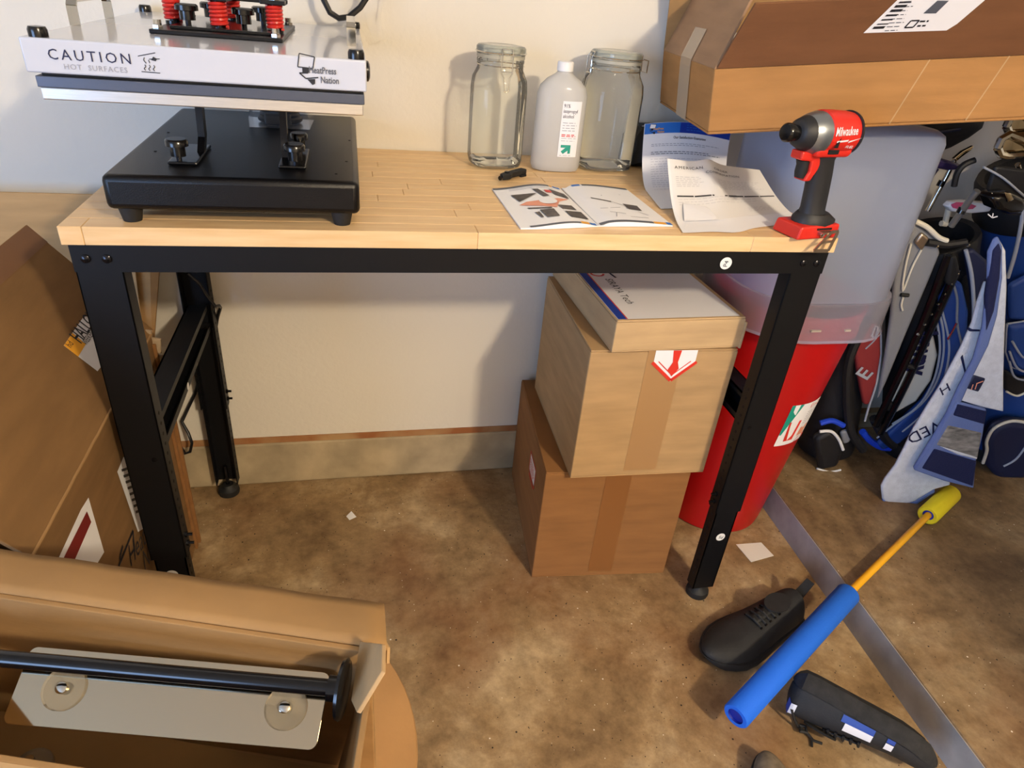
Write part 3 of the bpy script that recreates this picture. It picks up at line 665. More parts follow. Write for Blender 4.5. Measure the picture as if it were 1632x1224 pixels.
ell = lambda cx, cz, a, b, tl=0, n=24: [V((cx+a*math.cos(2*PI*i/n), b*math.sin(2*PI*i/n), cz+tl*a*math.cos(2*PI*i/n))) for i in range(n)]
B(MB().loft([ell(.006, .03, .028, .022), ell(.003, .045, .0235, .018), ell(-.001, .075, .0235, .0175), ell(-.006, .105, .0235, .0175), ell(-.012, .128, .024, .018), ell(-.013, .142, .03, .02)]), 'grip', 'toolblack', dr, smooth=True)
B(MB().hexa([(-.05, -.024, .134), (.022, -.024, .134), (.022, .024, .134), (-.05, .024, .134)], [(-.052, -.026, .15), (.03, -.026, .15), (.03, .026, .15), (-.052, .026, .15)]), 'lower_housing', 'toolred', dr, bevel=.006, seg=3)
B(MB().prism([(-.07, -.013, .142), (-.07, -.013, .128), (-.045, -.013, .126), (-.043, -.013, .11), (-.05, -.013, .094), (-.036, -.013, .094), (-.026, -.013, .112), (-.018, -.013, .14)], (0, .026, 0)), 'trigger_guard', 'toolred', dr, bevel=.003)
B(MB().loft([ell(-.05, .098, .006, .009), ell(-.049, .107, .010, .0105), ell(-.05, .118, .009, .0105), ell(-.052, .126, .012, .010)]), 'trigger', 'rubber', dr, smooth=True)
B(MB().loft([ell(.012, .020, .042, .03), ell(.012, .028, .042, .03), ell(.008, .038, .03, .023)]), 'foot_collar', 'toolblack', dr, smooth=True)
B(MB().hexa([(-.045, -.031, 0), (.047, -.031, 0), (.047, .031, 0), (-.045, .031, 0)], [(-.04, -.03, .022), (.047, -.03, .024), (.047, .03, .024), (-.04, .03, .022)]), 'battery_foot', 'toolred', dr, bevel=.003)
B(MB().box((-.005, -.0316, .0155), (.028, -.03, .0185)), 'foot_slot', 'hole', dr)
B(MB().box((-.03, -.0275, .1405), (-.008, -.024, .1475)), 'vent', 'hole', dr, bevel=.001)
B(MB().prism([(-.03, -.0335, .152), (-.0205, -.0335, .168), (-.022, -.0335, .152)], (0, -.001, 0)), 'vent', 'hole', dr)
def hf(u, v):
    a = v/.0347; p = hd + V((u, 0, -.035*u)); return V((p.x, -.0347*math.cos(a), p.z + .0347*math.sin(a)))
text('brand_lettering', 'Milwaukee', .0185, 'shoewhite', hf, -.036, .001, dr, shear=.28, bold=.0003, sx=.6, local=True, rot=.09)
poly('brand_lightning', 'shoewhite', hf, [(-.028, -.006), (-.004, -.003), (-.006, -.006), (.024, .001), (-.004, -.0085), (-.002, -.0055), (-.028, -.009)], dr, local=True)
text('brand_lettering', 'FUEL', .0065, 'shoewhite', hf, -.004, -.017, dr, shear=.2, sx=1.25, bold=.0001, local=True)
hk = MB()
for a, b, wd in (((.016, .004), (-.012, -.028), .005), ((.016, .004), (.031, .004), .005), ((.031, .004), (.022, -.03), .006), ((.022, -.03), (-.012, -.028), .006), ((.0, -.014), (.026, -.013), .004)):
    dx, dz = b[0]-a[0], b[1]-a[1]; l = math.hypot(dx, dz); nx, nz = -dz/l*wd/2, dx/l*wd/2
    hk.prism([(a[0]+nx, -.0425, a[1]+nz+.012), (a[0]-nx, -.0425, a[1]-nz+.012), (b[0]-nx, -.0425, b[1]-nz+.012), (b[0]+nx, -.0425, b[1]+nz+.012)], (0, -.0018, 0))
hk.box((-.002, -.0425, .012), (.024, -.03, .0145)); B(hk, 'belt_hook', 'hook', dr)
B(MB().axis((.008, -.031, .008), (0, -1, 0), [(0, .005), (.003, .005), (.004, .003)], 12), 'hook_screw', 'chrome', dr, smooth=True)

# ------------------------------------------------------------------ red bin and upturned tote
bn = thing('trash_bin', 'tall round red plastic trash bin under the frosted tote', 'trash bin', (1.372, .352, 0))
def bx_(z): return V((1.372+.07*z, .352+.0*z, z))
def binring(z, r, n=48): c = bx_(z); return [c + V((r*math.cos(2*PI*i/n), r*math.sin(2*PI*i/n), 0)) for i in range(n)]
MB().loft([binring(0, .13), binring(.004, .139), binring(.02, .142), binring(.60, .174), binring(.601, .178), binring(.665, .181), binring(.667, .175), binring(.60, .169), binring(.05, .138)], True, True).build('bin_body', 'canred', bn, True)
def binf(u, v):   # u is the angle in radians times radius, v the height
    c = bx_(v); r = .142+.0552*(v-.02)+.0006; a = -PI/2 + u/r; return c + V((r*math.cos(a), r*math.sin(a), 0))
LBu, LBv = .058, .372
lbf = lambda u, v: binf(LBu+u, LBv+v)
patch('bin_label', 'paper', lbf, (-.055, .055, -.065, .06), bn, nu=10)
lg2 = lift(lbf, .0006)
poly('label_band', 'teal', lg2, [(-.055, .06), (-.02, .06), (-.05, -.03), (-.055, -.03)], bn)
poly('label_bin_picture', 'redprint', lg2, [(-.04, .008), (.0, .008), (-.004, -.052), (-.034, -.052)], bn)
poly('label_flower_picture', 'salmon', lg2, [(.012, -.02), (.045, -.015), (.04, -.048), (.01, -.045)], bn)
textlines('label_print', 'greyink', lg2, .01, .048, .03, -.005, 6, bn, .0015)
strokes('label_badge', 'redprint', lg2, [((.012, .054), (.05, .054)), ((.05, .054), (.05, .043)), ((.05, .043), (.012, .043)), ((.012, .043), (.012, .054))], .0015, bn); text('label_badge_lettering', 'sterilite', .0075, 'redprint', lg2, .016, .046, bn)
poly('label_corner', 'redprint', lg2, [(.008, -.065), (.055, -.065), (.055, -.05), (.02, -.05)], bn, h=.0008); text('label_corner_lettering', 'U', .016, 'shoewhite', lg2, .033, -.0645, bn, h=.0012)
tt = thing('storage_tote', 'frosted clear plastic tote turned upside down over the red bin', 'storage tote', (1.43, .36, .62))
def rr(cx, cy, hx, hy, z, r, n=8):
    out = []
    for sx, sy, a0 in ((1, 1, 0), (-1, 1, PI/2), (-1, -1, PI), (1, -1, 1.5*PI)):
        for k in range(n+1):
            a = a0 + PI/2*k/n; out.append(V((cx+sx*(hx-r)+r*math.cos(a), cy+sy*(hy-r)+r*math.sin(a), z)))
    return out
cx, cy = 1.427, .352
MB().loft([rr(cx, cy, .193, .188, .705, .14), rr(cx, cy, .186, .181, .706, .135), rr(cx+.002, cy, .172, .150, 1.035, .07), rr(cx+.002, cy, .168, .146, 1.05, .07), rr(cx+.002, cy, .156, .134, 1.058, .065)], False, True).build('tote_shell', 'totemat', tt, True)
MB().loft([rr(cx, cy, .200, .195, .618, .15), rr(cx, cy, .198, .193, .64, .15), rr(cx, cy, .196, .191, .70, .145), rr(cx, cy, .193, .188, .7055, .14)], False, False).build('rim_skirt', 'toteskirt', tt, True)
MB().loft([rr(cx, cy, .2025, .1975, .616, .152), rr(cx, cy, .2025, .1975, .623, .152)], False, False).build('rim_lip', 'totemat', tt, True)
for a, b in ((1.36, 1.385), (1.445, 1.46)): MB().box((a, cy-.196, .645), (b, cy-.191, .649)).build('latch_mark', 'gasket', tt)

# ------------------------------------------------------------------ cartons
def carton(name, label, T, sx, sy, sz, m, seam='x', tape='tape', tapew=.05):
    """closed carton, front-left-bottom corner at the frame origin: body, four walls of one body, two top flaps, tape"""
    t = thing(name, label, 'cardboard box', T=T)
    th = .004
    b = MB().box((0, 0, 0), (sx, sy, th)); b.box((0, 0, th), (sx, th, sz-th)); b.box((0, sy-th, th), (sx, sy, sz-th)); b.box((0, th, th), (th, sy-th, sz-th)); b.box((sx-th, th, th), (sx, sy-th, sz-th))
    b.build('box_body', m, t, local=True, bevel=.003)
    if seam == 'y':
        for a, c in ((0.001, sx/2-.0008), (sx/2+.0008, sx-.001)): MB().box((a, .001, sz-th), (c, sy-.001, sz)).build('top_flap', m, t, local=True, bevel=.0015)
        if tape:
            mb = MB().box((sx/2-tapew/2, -.0006, sz), (sx/2+tapew/2, sy, sz+.0005)); mb.box((sx/2-tapew/2, -.0007, sz*.05), (sx/2+tapew/2, -.0002, sz)); mb.build('tape', tape, t, local=True)
    else:
        for a, c in ((0.001, sy/2-.0008), (sy/2+.0008, sy-.001)): MB().box((.001, a, sz-th), (sx-.001, c, sz)).build('top_flap', m, t, local=True, bevel=.0015)
        if tape: MB().box((0, sy/2-tapew/2, sz), (sx, sy/2+tapew/2, sz+.0005)).build('tape', tape, t, local=True)
    return t
c1 = carton('shipping_carton', 'brown cardboard carton on the floor at the bottom of the stack', Matrix.Translation((.787, .126, 0)) @ Matrix.Rotation(-.085, 4, 'Z'), .338, .405, .325, 'card_c', 'y', 'tape_c', .06)
fL = lambda u, v: V((-.0002, .405-u, v))
strokes('red_label_print', 'redprint', fL, [((.23, .255), (.31, .255)), ((.31, .255), (.31, .2)), ((.31, .2), (.23, .2)), ((.23, .2), (.23, .255)), ((.235, .19), (.3, .19))], .004, c1, local=True)
patch('side_label', 'creampaper', fL, (.235, .305, .205, .25), c1, local=True); textlines('side_label_print', 'redprint', fL, .24, .3, .24, .213, 4, c1, .004, h=.001, local=True)
c2 = carton('shipping_carton', 'tan taped cardboard carton in the middle of the stack', Matrix.Translation((.835, .10, .3262)) @ Matrix.Rotation(-.03, 4, 'Z'), .315, .385, .317, 'card_b', 'y', 'tape', .075)
fr = lambda u, v: V((u, -.0008, v))
poly('hazard_label', 'paper', fr, [(.135, .317), (.225, .317), (.225, .285), (.18, .245), (.135, .285)], c2, local=True)
strokes('hazard_border', 'redprint', fr, [((.132, .29), (.18, .247)), ((.18, .247), (.228, .29))], .007, c2, h=.0012, local=True)
strokes('hazard_border', 'redprint', fr, [((.145, .292), (.18, .26)), ((.18, .26), (.215, .292))], .002, c2, h=.0012, local=True)
poly('hazard_flame', 'redprint', fr, [(.172, .317), (.19, .317), (.187, .29), (.192, .275), (.18, .257), (.168, .272), (.176, .29)], c2, h=.0014, local=True)
c3 = thing('film_box', 'flat white-topped film box on top of the carton stack', 'cardboard box', T=Matrix.Translation((.873, .088, .6445)) @ Matrix.Rotation(.035, 4, 'Z'))
FX, FY, FZ = .279, .40, .064
b = MB().box((0, 0, 0), (FX, FY, .003)); b.box((0, 0, .003), (FX, .003, FZ)); b.box((0, FY-.003, .003), (FX, FY, FZ)); b.box((0, .003, .003), (.003, FY-.003, FZ)); b.box((FX-.003, .003, .003), (FX, FY-.003, FZ)); b.build('tray', 'card_d', c3, local=True, bevel=.0015)
MB().box((.001, .001, FZ), (FX-.001, FY-.001, FZ+.004)).build('lid', 'card_d', c3, local=True, bevel=.0015)
ft = lambda u, v: V((u, v, FZ+.004))
patch('top_sheet', 'paper', ft, (.004, FX-.012, .006, FY-.004), c3, local=True)
patch('navy_stripe', 'deepblue', ft, (.005, .022, .006, FY-.005), c3, h=.0008, local=True); patch('red_stripe', 'redprint', ft, (.022, .0245, .006, FY-.005), c3, h=.0009, local=True)
text('brand_lettering', 'SIRAYA Tech', .024, 'ink', ft, .052, .205, c3, rot=-PI/2, h=.0009, space=1.05, sx=.95, local=True)
text('title_lettering', 'Film', .05, 'slateprint', ft, .118, .37, c3, rot=-PI/2, h=.0009, bold=.0006, local=True); strokes('title_rule', 'slateprint', ft, [((.112, .37), (.112, .27))], .002, c3, h=.0009, local=True)
def arc(cx_, cy_, r, a0, a1, n=10): P_ = [(cx_+r*math.cos(a0+(a1-a0)*k/n), cy_+r*math.sin(a0+(a1-a0)*k/n)) for k in range(n+1)]; return list(zip(P_, P_[1:]))
strokes('logo_swirl', 'navyink', ft, arc(.062, .235, .014, -.2, PI*.95) + [((.076, .232), (.08, .21))], .005, c3, h=.001, local=True)
strokes('logo_swirl', 'redprint', ft, arc(.045, .235, .014, PI*.9, PI*1.95) + [((.031, .24), (.03, .262))], .005, c3, h=.001, local=True)
MB().box((FX-.001, -.004, -.001), (FX+.0035, .03, FZ*.9)).build('side_tab', 'card_d', c3, local=True, bevel=.001)

# long carton resting on the tote
ex = V((.98, -.16, .12)).normalized(); T = frame((1.019, .173, 1.040), ex, (0, 0, 1))
bb = thing('long_carton', 'long kraft cardboard box with half-closed flaps resting on the tote', 'cardboard box', T=T)
BL, BD, BH, th = 1.25, .37, .108, .005
b = MB().box((0, 0, 0), (BL, BD, th)); b.box((0, 0, th), (BL, th, BH)); b.box((0, BD-th, th), (BL, BD, BH)); b.box((0, th, th), (th, BD-th, BH)); b.box((BL-th, th, th), (BL, BD-th, BH))
b.build('box_body', 'card_h', bb, local=True, bevel=.003)
fa, fb_ = .085, .092
def flap(a0, a1, b1, b0, n): return MB().prism([a0, a1, b1, b0], V(n)*.005)
FO, FZ2 = .062, .098
MB().prism([V((.004, 0, BH)), V((BL, 0, BH)), V((BL, -FO, BH+FZ2)), V((.034, -FO, BH+FZ2))], V((0, .0045, .002))).build('front_flap', 'card_e', bb, local=True, bevel=.001)
MB().prism([V((0, .002, BH)), V((0, BD-.002, BH)), V((.05, BD-.004, BH+.104)), V((.05, .006, BH+.104))], V((.004, 0, -.003))).build('end_flap', 'card_g', bb, local=True, bevel=.001)
MB().prism([V((0, BD, BH)), V((BL, BD, BH)), V((BL, BD-.03, BH+.14)), V((.0, BD-.03, BH+.14))], V((0, -.004, -.001))).build('back_flap', 'card_a', bb, local=True, bevel=.001)
MB().box((.11, .03, BH-.04), (BL-.1, BD-.02, BH+.03)).build('foam_insert', 'whiteplastic', bb, local=True, bevel=.006)
ff = flat((0, 0, BH), (1, 0, 0), (0, -FO, FZ2)); ffl = lambda u, v: ff(u, v)
FLn = math.hypot(FO, FZ2)
poly('shipping_label', 'paper', ffl, [(.232, .057), (.372, .055), (.383, .066), (.41, FLn), (.262, FLn)], bb, h=.0008, local=True)
for k in range(7):
    a_, b_ = .243+.0035*k, .064+.0072*k; wv = random.uniform(.002, .0045); poly('label_barcode', 'ink', ffl, [(a_, b_), (a_+.019, b_), (a_+.0205, b_+wv), (a_+.0015, b_+wv)], bb, h=.0014, local=True)
poly('label_code_block', 'slateprint', ffl, [(.315, .088), (.336, .087), (.345, .108), (.326, .109)], bb, h=.0014, local=True)
strokes('label_badge', 'ink', ffl, [((.297, .064), (.311, .064)), ((.311, .064), (.315, .076)), ((.315, .076), (.3015, .076)), ((.3015, .076), (.297, .064))], .0025, bb, h=.0014, local=True)
textlines('label_print', 'slateprint', ffl, .266, .292, .06, .108, 8, bb, .0014, h=.0014, local=True)
textlines('label_print', 'ink', ffl, .317, .333, .066, .074, 2, bb, .003, h=.0014, local=True)
fe = flat((0, BD, 0), (0, -1, 0), (0, 0, 1)); fel = lambda u, v: fe(u, v)
def endf(u, v):   # end wall, then up the end flap
    if v <= BH: return V((-.0004, BD-u, v))
    k = (v-BH)/.115; return V((.05*k-.0004, BD-u, BH+.104*k))
MB().grid(lambda u, v: endf(u, v)+V((-.001, 0, .0006)), 4, 12, .15, .225, .0, .165).build('clear_tape', 'whitetape', bb, local=True)
patch('edge_tape', 'browntape', ffl, (.5, BL, .075, FLn), bb, h=.0008, local=True)
for a_ in (.33, .47): strokes('crease_mark', 'card_b', lambda u, v: V((u, -.0002, v)), [((a_, .004), (a_+.045, BH))], .0025, bb, h=.0003, local=True)

# ------------------------------------------------------------------ cartons at the left
hc = thing('press_carton', 'large kraft carton with one flap half open, left of the workbench', 'cardboard box', (-.25, .02, 0))
x0, x1, y0, y1, zt, th = -.47, -.012, -.285, .35, .58, .006
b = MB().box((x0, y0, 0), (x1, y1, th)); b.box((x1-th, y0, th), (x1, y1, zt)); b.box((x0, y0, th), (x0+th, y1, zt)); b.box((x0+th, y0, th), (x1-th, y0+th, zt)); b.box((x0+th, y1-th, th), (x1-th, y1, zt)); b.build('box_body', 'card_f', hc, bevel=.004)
fa_ = V((-.187, 0, .795))-V((x1, 0, zt)); fdir = fa_.normalized()
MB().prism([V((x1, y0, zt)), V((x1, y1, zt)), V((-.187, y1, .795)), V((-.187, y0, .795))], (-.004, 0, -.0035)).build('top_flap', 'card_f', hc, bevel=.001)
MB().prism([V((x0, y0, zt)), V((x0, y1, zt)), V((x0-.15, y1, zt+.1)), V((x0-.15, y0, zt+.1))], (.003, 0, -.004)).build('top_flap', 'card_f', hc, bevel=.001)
MB().tube([V((x1, y0+(y1-y0)*k/24, zt+.0006*math.sin(k*2.3))) for k in range(25)], .0022, 6).build('fold_highlight', 'card_a', hc, True)  # raised fold in lighter card, its highlight put into the colour
pf = flat((x1, y0, zt), (0, 1, 0), fdir); pfl = lambda u, v: pf(u, v)
FLL = fa_.length
patch('flap_edge_band', 'browntape', pfl, (0, y1-y0, FLL-.042, FLL-.001), hc, h=.0007)  # darker band along the flap's upper edge
def pon(px, py):
    n = V((0, 1, 0)).cross(fdir); q = on(px, py, (x1, y0, zt), n); return ((q-V((x1, y0, zt))).dot(V((0, 1, 0))), (q-V((x1, y0, zt))).dot(fdir))
poly('delivery_label', 'paper', pfl, [pon(135, 502), pon(101, 551), pon(155, 592), pon(196, 540)], hc)
poly('delivery_label_band', 'orangeprint', pfl, [pon(115, 531), pon(101, 551), pon(124, 569), pon(136, 549)], hc, h=.001)
q0, q1 = pon(128, 549), pon(150, 517); text('delivery_lettering', 'HALLOWEEN', .034, 'ink', pfl, q0[0], q0[1], hc, h=.0012, rot=math.atan2(q1[1]-q0[1], q1[0]-q0[0]), bold=.0004, sx=.8)
q0, q1 = pon(137, 551), pon(153, 528); text('delivery_lettering', 'WEEKEND', .014, 'ink', pfl, q0[0], q0[1], hc, h=.0012, rot=math.atan2(q1[1]-q0[1], q1[0]-q0[0]), sx=.8)
q0, q1 = pon(112, 556), pon(119, 545); text('delivery_lettering', 'hd', .016, 'ink', pfl, q0[0], q0[1], hc, h=.0014, rot=math.atan2(q1[1]-q0[1], q1[0]-q0[0]))
sf = lambda u, v: V((x1+.0003, u, v))
S = lambda px, py: (at(px, py, x=x1).y, at(px, py, x=x1).z)
poly('document_pouch', 'paper', sf, [S(140, 793), S(165, 880), S(150, 905), S(85, 905), S(128, 812)], hc)
poly('document_band', 'darkred', sf, [S(137, 815), S(144, 832), S(112, 905), S(92, 905)], hc, h=.001)
poly('shipping_label', 'paper', sf, [S(196, 728), S(186, 752), S(219, 848), S(232, 840), S(232, 760)], hc)
for k in range(8):
    a = k/8; poly('label_barcode', 'ink', sf, [S(192+26*a, 748+76*a), S(203+24*a, 744+76*a), S(203+24*a+1, 744+76*a+4), S(192+26*a+1, 748+76*a+4)], hc, h=.001)
q0, q1 = S(192, 905), S(236, 860)
rot_ = math.atan2(q1[1]-q0[1], q1[0]-q0[0])
text('printed_lettering', 'HeatPress', .06, 'ink', sf, S(207, 905)[0], S(207, 905)[1], hc, rot=rot_+.15, sx=.8); text('printed_lettering', 'Nation', .06, 'ink', sf, S(228, 906)[0], S(228, 906)[1]-.01, hc, rot=rot_+.15, sx=.8)
strokes('printed_outline', 'ink', sf, [(S(188, 903), S(211, 846)), (S(211, 846), S(214, 880)), (S(192, 880), S(190, 892)), (S(195, 870), S(192, 880))], .006, hc)
for i, (px, py) in enumerate(((208, 525), (225, 535), (240, 548), (232, 562), (246, 575))):
    p = at(px, py, y=y1+.002*i-.02); MB().puff([p+V((-.035, 0, -.012-.004*i)), p+V((.018, -.002, -.02)), p+V((.022, 0, .012)), p+V((-.02, .004, .02))], (.1, -1, .2), .008).build('crumpled_tape', 'whitetape', hc)
MB().box((x1, y1-.03, .0), (x1+.006, y1-.018, .56)).build('corner_fold', 'card_c', hc, bevel=.001); MB().box((x1, y1-.010, .0), (x1+.009, y1+.0, .50)).build('corner_fold', 'card_c', hc, bevel=.001)

t = thing('flattened_carton', 'flattened tall cardboard carton leaning on the wall behind the press carton', 'cardboard box', (-.4, .5, 0))
MB().prism([V((-.9, .43, 0)), V((-.09, .43, 0)), V((-.075, .46, .42)), V((-.057, .497, .81)), V((-.9, .497, .812))], (0, .006, 0)).build('front_panel', 'card_b', t, bevel=.001)
MB().prism([V((-.88, .445, 0)), V((-.085, .445, 0)), V((-.062, .47, .45)), V((-.021, .51, .66)), V((-.021, .517, .80)), V((-.88, .517, .80))], (0, .006, 0)).build('back_panel', 'card_a', t, bevel=.001)

# ------------------------------------------------------------------ open carton on a round stool, front left
ZS, ZR = .45, .66
st = thing('round_stool', 'round wooden stool under the open carton', 'stool', (.209, -.509, 0))
MB().axis((.209, -.509, ZS-.03), (0, 0, 1), [(0, .225), (.002, .236), (.026, .239), (.03, .237)], 64).build('stool_seat', 'wood', st, True)
for a in range(4):
    c, s = math.cos(a*PI/2+.7), math.sin(a*PI/2+.7); MB().cyl((.209+.15*c, -.509+.15*s, ZS-.03), (.209+.19*c, -.509+.19*s, 0), .017, .014).build('leg', 'wood', st, True)
MB().axis((.209, -.509, .16), (0, 0, 1), [(0, .176), (.0, .18), (.016, .18), (.016, .176)], 48, False, False).build('foot_ring', 'chrome', st, True)
oc = thing('open_carton', 'open kraft carton full of parts on the round stool, bottom left', 'cardboard box', (.15, -.55, ZS))
FR = at(617, 1035, z=ZR); FL0 = at(0, 945, z=ZR); dF = (FL0-FR).normalized(); FL = FR + dF*.50
NR0 = at(555, 1250, z=ZR); NR = V((.372, -.735, ZR))
q = at(0, 1214, z=ZR); NL = q + dF*.06; NRr = V((NR.x, NL.y + (NR.x-NL.x)*(dF.y/dF.x), ZR))
dn = V((0, 0, ZS-ZR))
def wall(a, b, nm, th_=.006, m='card_a', d=dn):
    n = (b-a).cross(V((0, 0, 1))).normalized()*th_; return MB().prism([a, b, b+d, a+d], n).build(nm, m, oc, bevel=.001)
FRw = V((.398, FR.y+.004, ZR))
wall(FRw, FL, 'far_wall', -.006); wall(NRr, FRw, 'right_wall', .006, d=dn+V((-.045, 0, 0))); wall(NL, NRr, 'near_wall', -.006); wall(FL, NL, 'left_wall')
MB().prism([FRw+dn+V((-.045, 0, 0)), FL+dn, NL+dn, NRr+dn+V((-.045, 0, 0))], (0, 0, .005)).build('box_bottom', 'card_a', oc)
OR = at(612, 965, z=ZR-.006); OL = at(0, 878, z=ZR-.006); OLx = OL + (OL-OR).normalized()*.09
def flapf(u, v):
    a = FR.lerp(FL, u); b2 = OR.lerp(OLx, u); p = a.lerp(b2, v); p.z += .0025*math.sin(PI*v) + .001*math.sin(u*31)*v; return p
MB().grid(flapf, 24, 5).build('far_flap', 'card_a', oc, True, solid=.005)
rf = [at(573, 1022, z=ZR+.001), at(609, 1026, z=ZR+.04), at(608, 1070, z=ZR+.04), at(568, 1136, z=ZR+.012), at(559, 1116, z=ZR+.001)]
MB().prism(rf, (.004, -.002, .0)).build('right_flap', 'card_b', oc, bevel=.001)
MB().prism([at(611, 1022, z=ZR-.006), at(617, 1033, z=ZR-.006), at(616, 1058, z=ZR-.02), at(611, 1048, z=ZR-.02)], (.003, 0, 0)).build('flap_stub', 'card_b', oc)
NLo = NL+V((-.01, -.075, -.02)); NRo = NRr+V((-.01, -.075, -.02)); MB().prism([NL, NRr, NRo, NLo], (0, 0, -.004)).build('near_flap', 'card_b', oc)

pt = thing('steel_plate', 'polished steel plate with clear round bumpers lying in the open carton', 'metal plate', at(270, 1110, z=.6))
c00, c10, c11, c01 = at(0, 1153, z=.592), at(505, 1197, z=.592), at(531, 1079, z=.628), at(46, 1023, z=.628)
pu = (c10-c00).normalized(); pn = pu.cross(((c01+c11)/2-(c00+c10)/2)).normalized(); pv = pn.cross(pu)
uw, vw = (c10-c00).length, ((c01+c11)/2-(c00+c10)/2).length; pc = (c00+c10)/2
rrp = [pc + pu*p.x + pv*(p.y) for p in rr(0, vw/2, uw/2-.001, vw/2, 0, .008, 6)]
MB().prism(rrp, -pn*.002).build('plate_sheet', 'steel', pt, bevel=.0005)
for px, py in ((103, 1097), (456, 1128)):
    c = on(px, py, pc, pn)
    MB().axis(c, pn, [(0, .0195), (.003, .0205), (.004, .017), (.002, .012), (.004, .006)], 32).build('bumper', 'clearrubber', pt, True)
    MB().axis(c+pn*.003, pn, [(0, .006), (.004, .0055), (.005, .003)], 12).build('bumper_screw', 'chrome', pt, True)
c = at(47, 1213, z=ZS+.02); t = thing('loose_bumper', 'loose clear bumper with a screw at the bottom of the open carton', 'bumper', (c.x, c.y, ZS+.006))
MB().axis((c.x, c.y, ZS+.006), (0, 0, 1), [(0, .021), (.006, .02), (.008, .008)], 24).build('bumper', 'clearrubber', t, True); MB().axis((c.x, c.y, ZS+.014), (0, 0, 1), [(0, .006), (.01, .005)], 12).build('screw', 'chrome', t, True)
rd = thing('black_rod', 'long black metal rod with a flange lying across the steel plate', 'rod', at(300, 1072, z=.645))
ra, rb_ = at(534, 1097, z=.657), at(0, 1049, z=.657); rl = (rb_-ra).normalized(); rend = ra + rl*.365
MB().cyl(ra, rend, .0078, n=20).build('tube', 'gloss', rd, True)
MB().axis(ra, -rl, [(-.006, .012), (.004, .012), (.005, .027), (.008, .028), (.01, .026), (.011, .01)], 32).build('flange', 'gloss', rd, True)

# ------------------------------------------------------------------ golf bags and clubs on the raised floor
ZF = .08
def bag(name, label, bot, top_, ru, rv, m, base='bagblack', collar='bagblack', cat='golf bag'):
    """leaning tapered oval tube with a moulded base and a padded top cuff"""
    bot, top_ = V(bot), V(top_); w_ = (top_-bot).normalized(); v_ = V((-.22, -1, 0)); v_ = (v_ - w_*v_.dot(w_)).normalized(); u_ = v_.cross(w_)*-1; Ln = (top_-bot).length
    t = thing(name, label, cat, (bot.x, bot.y, ZF))
    ring = lambda d, k, kv=None: [bot + w_*d + u_*ru*k*math.cos(2*PI*i/36) + v_*rv*(kv or k)*math.sin(2*PI*i/36) for i in range(36)]
    MB().loft([ring(.03, .98), ring(.06, 1.0), ring(Ln*.3, .97), ring(Ln*.6, .93), ring(Ln*.88, .95), ring(Ln*.90, .98)]).build('bag_body', m, t, True)
    MB().loft([ring(0, .9), ring(.008, 1.0), ring(.06, 1.03), ring(.068, 1.0)]).build('bag_base', base, t, True)
    MB().loft([ring(Ln*.88, 1.0), ring(Ln*.89, 1.04), ring(Ln*.985, 1.06), ring(Ln, 1.02), ring(Ln*.995, .9), ring(Ln*.93, .86)], False, True).build('top_cuff', collar, t, True)
    return t, bot, w_, u_, v_, Ln
def front_plane(bot, w_, v_, rv): return bot + v_*rv, v_
def pk(t, name, m, pts, pl, d, pipe=None, r=.004, off=0):
    """puffed pocket traced on the bag front, with optional piping round its edge"""
    p0, n = pl; P_ = [on(x, y_, p0, n)+n*off for x, y_ in pts]
    o = MB().prism(P_, n*d).build(name, m, t, True, bevel=d*.55, seg=3)
    if pipe: MB().tube([p + n*d*.5 for p in P_ + P_[:1]], r, 6).build('piping', pipe, t, True)
    return o
def smooth(p, k=5):
    out = []
    for i in range(len(p)-1):
        a, b, c, d = p[max(i-1, 0)], p[i], p[i+1], p[min(i+2, len(p)-1)]
        for j in range(k):
            q = j/k; out.append(tuple(.5*(2*b[x] + (c[x]-a[x])*q + (2*a[x]-5*b[x]+4*c[x]-d[x])*q*q + (3*b[x]-a[x]-3*c[x]+d[x])*q**3) for x in (0, 1)))
    return out + [p[-1]]
def cord(t, name, m, pts, pl, r, off=0): p0, n = pl; return MB().tube([on(x, y_, p0, n)+n*off for x, y_ in smooth(pts)], r, 8).build(name, m, t, True)

# dark red bag at the back, beside the bin
t, bo, w_, u_, v_, Ln = bag('golf_bag', 'dark red and black golf bag standing right beside the red bin', (1.79, .445, .10), (1.70, .455, .575), .08, .085, 'bagblack')
pl = front_plane(bo, w_, v_, .083)
pk(t, 'red_panel', 'bagred', [(1352, 520), (1384, 512), (1398, 516), (1399, 560), (1392, 606), (1381, 640), (1372, 640), (1362, 590)], pl, .02, None, .003)
cord(t, 'piping', 'piping', [(1400, 512), (1401, 560), (1394, 608), (1382, 646), (1376, 668)], pl, .003, .010)
cord(t, 'piping', 'greyink', [(1396, 518), (1390, 534), (1374, 550)], pl, .002, .021)
f0 = on(1374, 600, *pl)+pl[1]*.0235; fx = (on(1390, 583, *pl)-on(1374, 600, *pl)).normalized(); fy = pl[1].cross(fx)
text('printed_lettering', 'E', .06, 'piping', lambda u, v: f0+fx*u+fy*v, 0, 0, t, bold=.001)
cord(t, 'strap', 'bagblack', [(1384, 498), (1352, 560), (1346, 620), (1352, 680), (1372, 712)], pl, .012, .016)
cord(t, 'strap_loop', 'piping', [(1387, 515), (1383, 528), (1388, 529), (1392, 515), (1387, 513)], pl, .0025, .026)
pk(t, 'ball_pocket', 'bagblack', [(1292, 690), (1318, 676), (1334, 690), (1338, 712), (1330, 736), (1300, 742)], (pl[0], pl[1]), .03, None)
cord(t, 'piping', 'sticker', [(1300, 678), (1318, 678), (1330, 690), (1337, 707)], pl, .0045, .03)
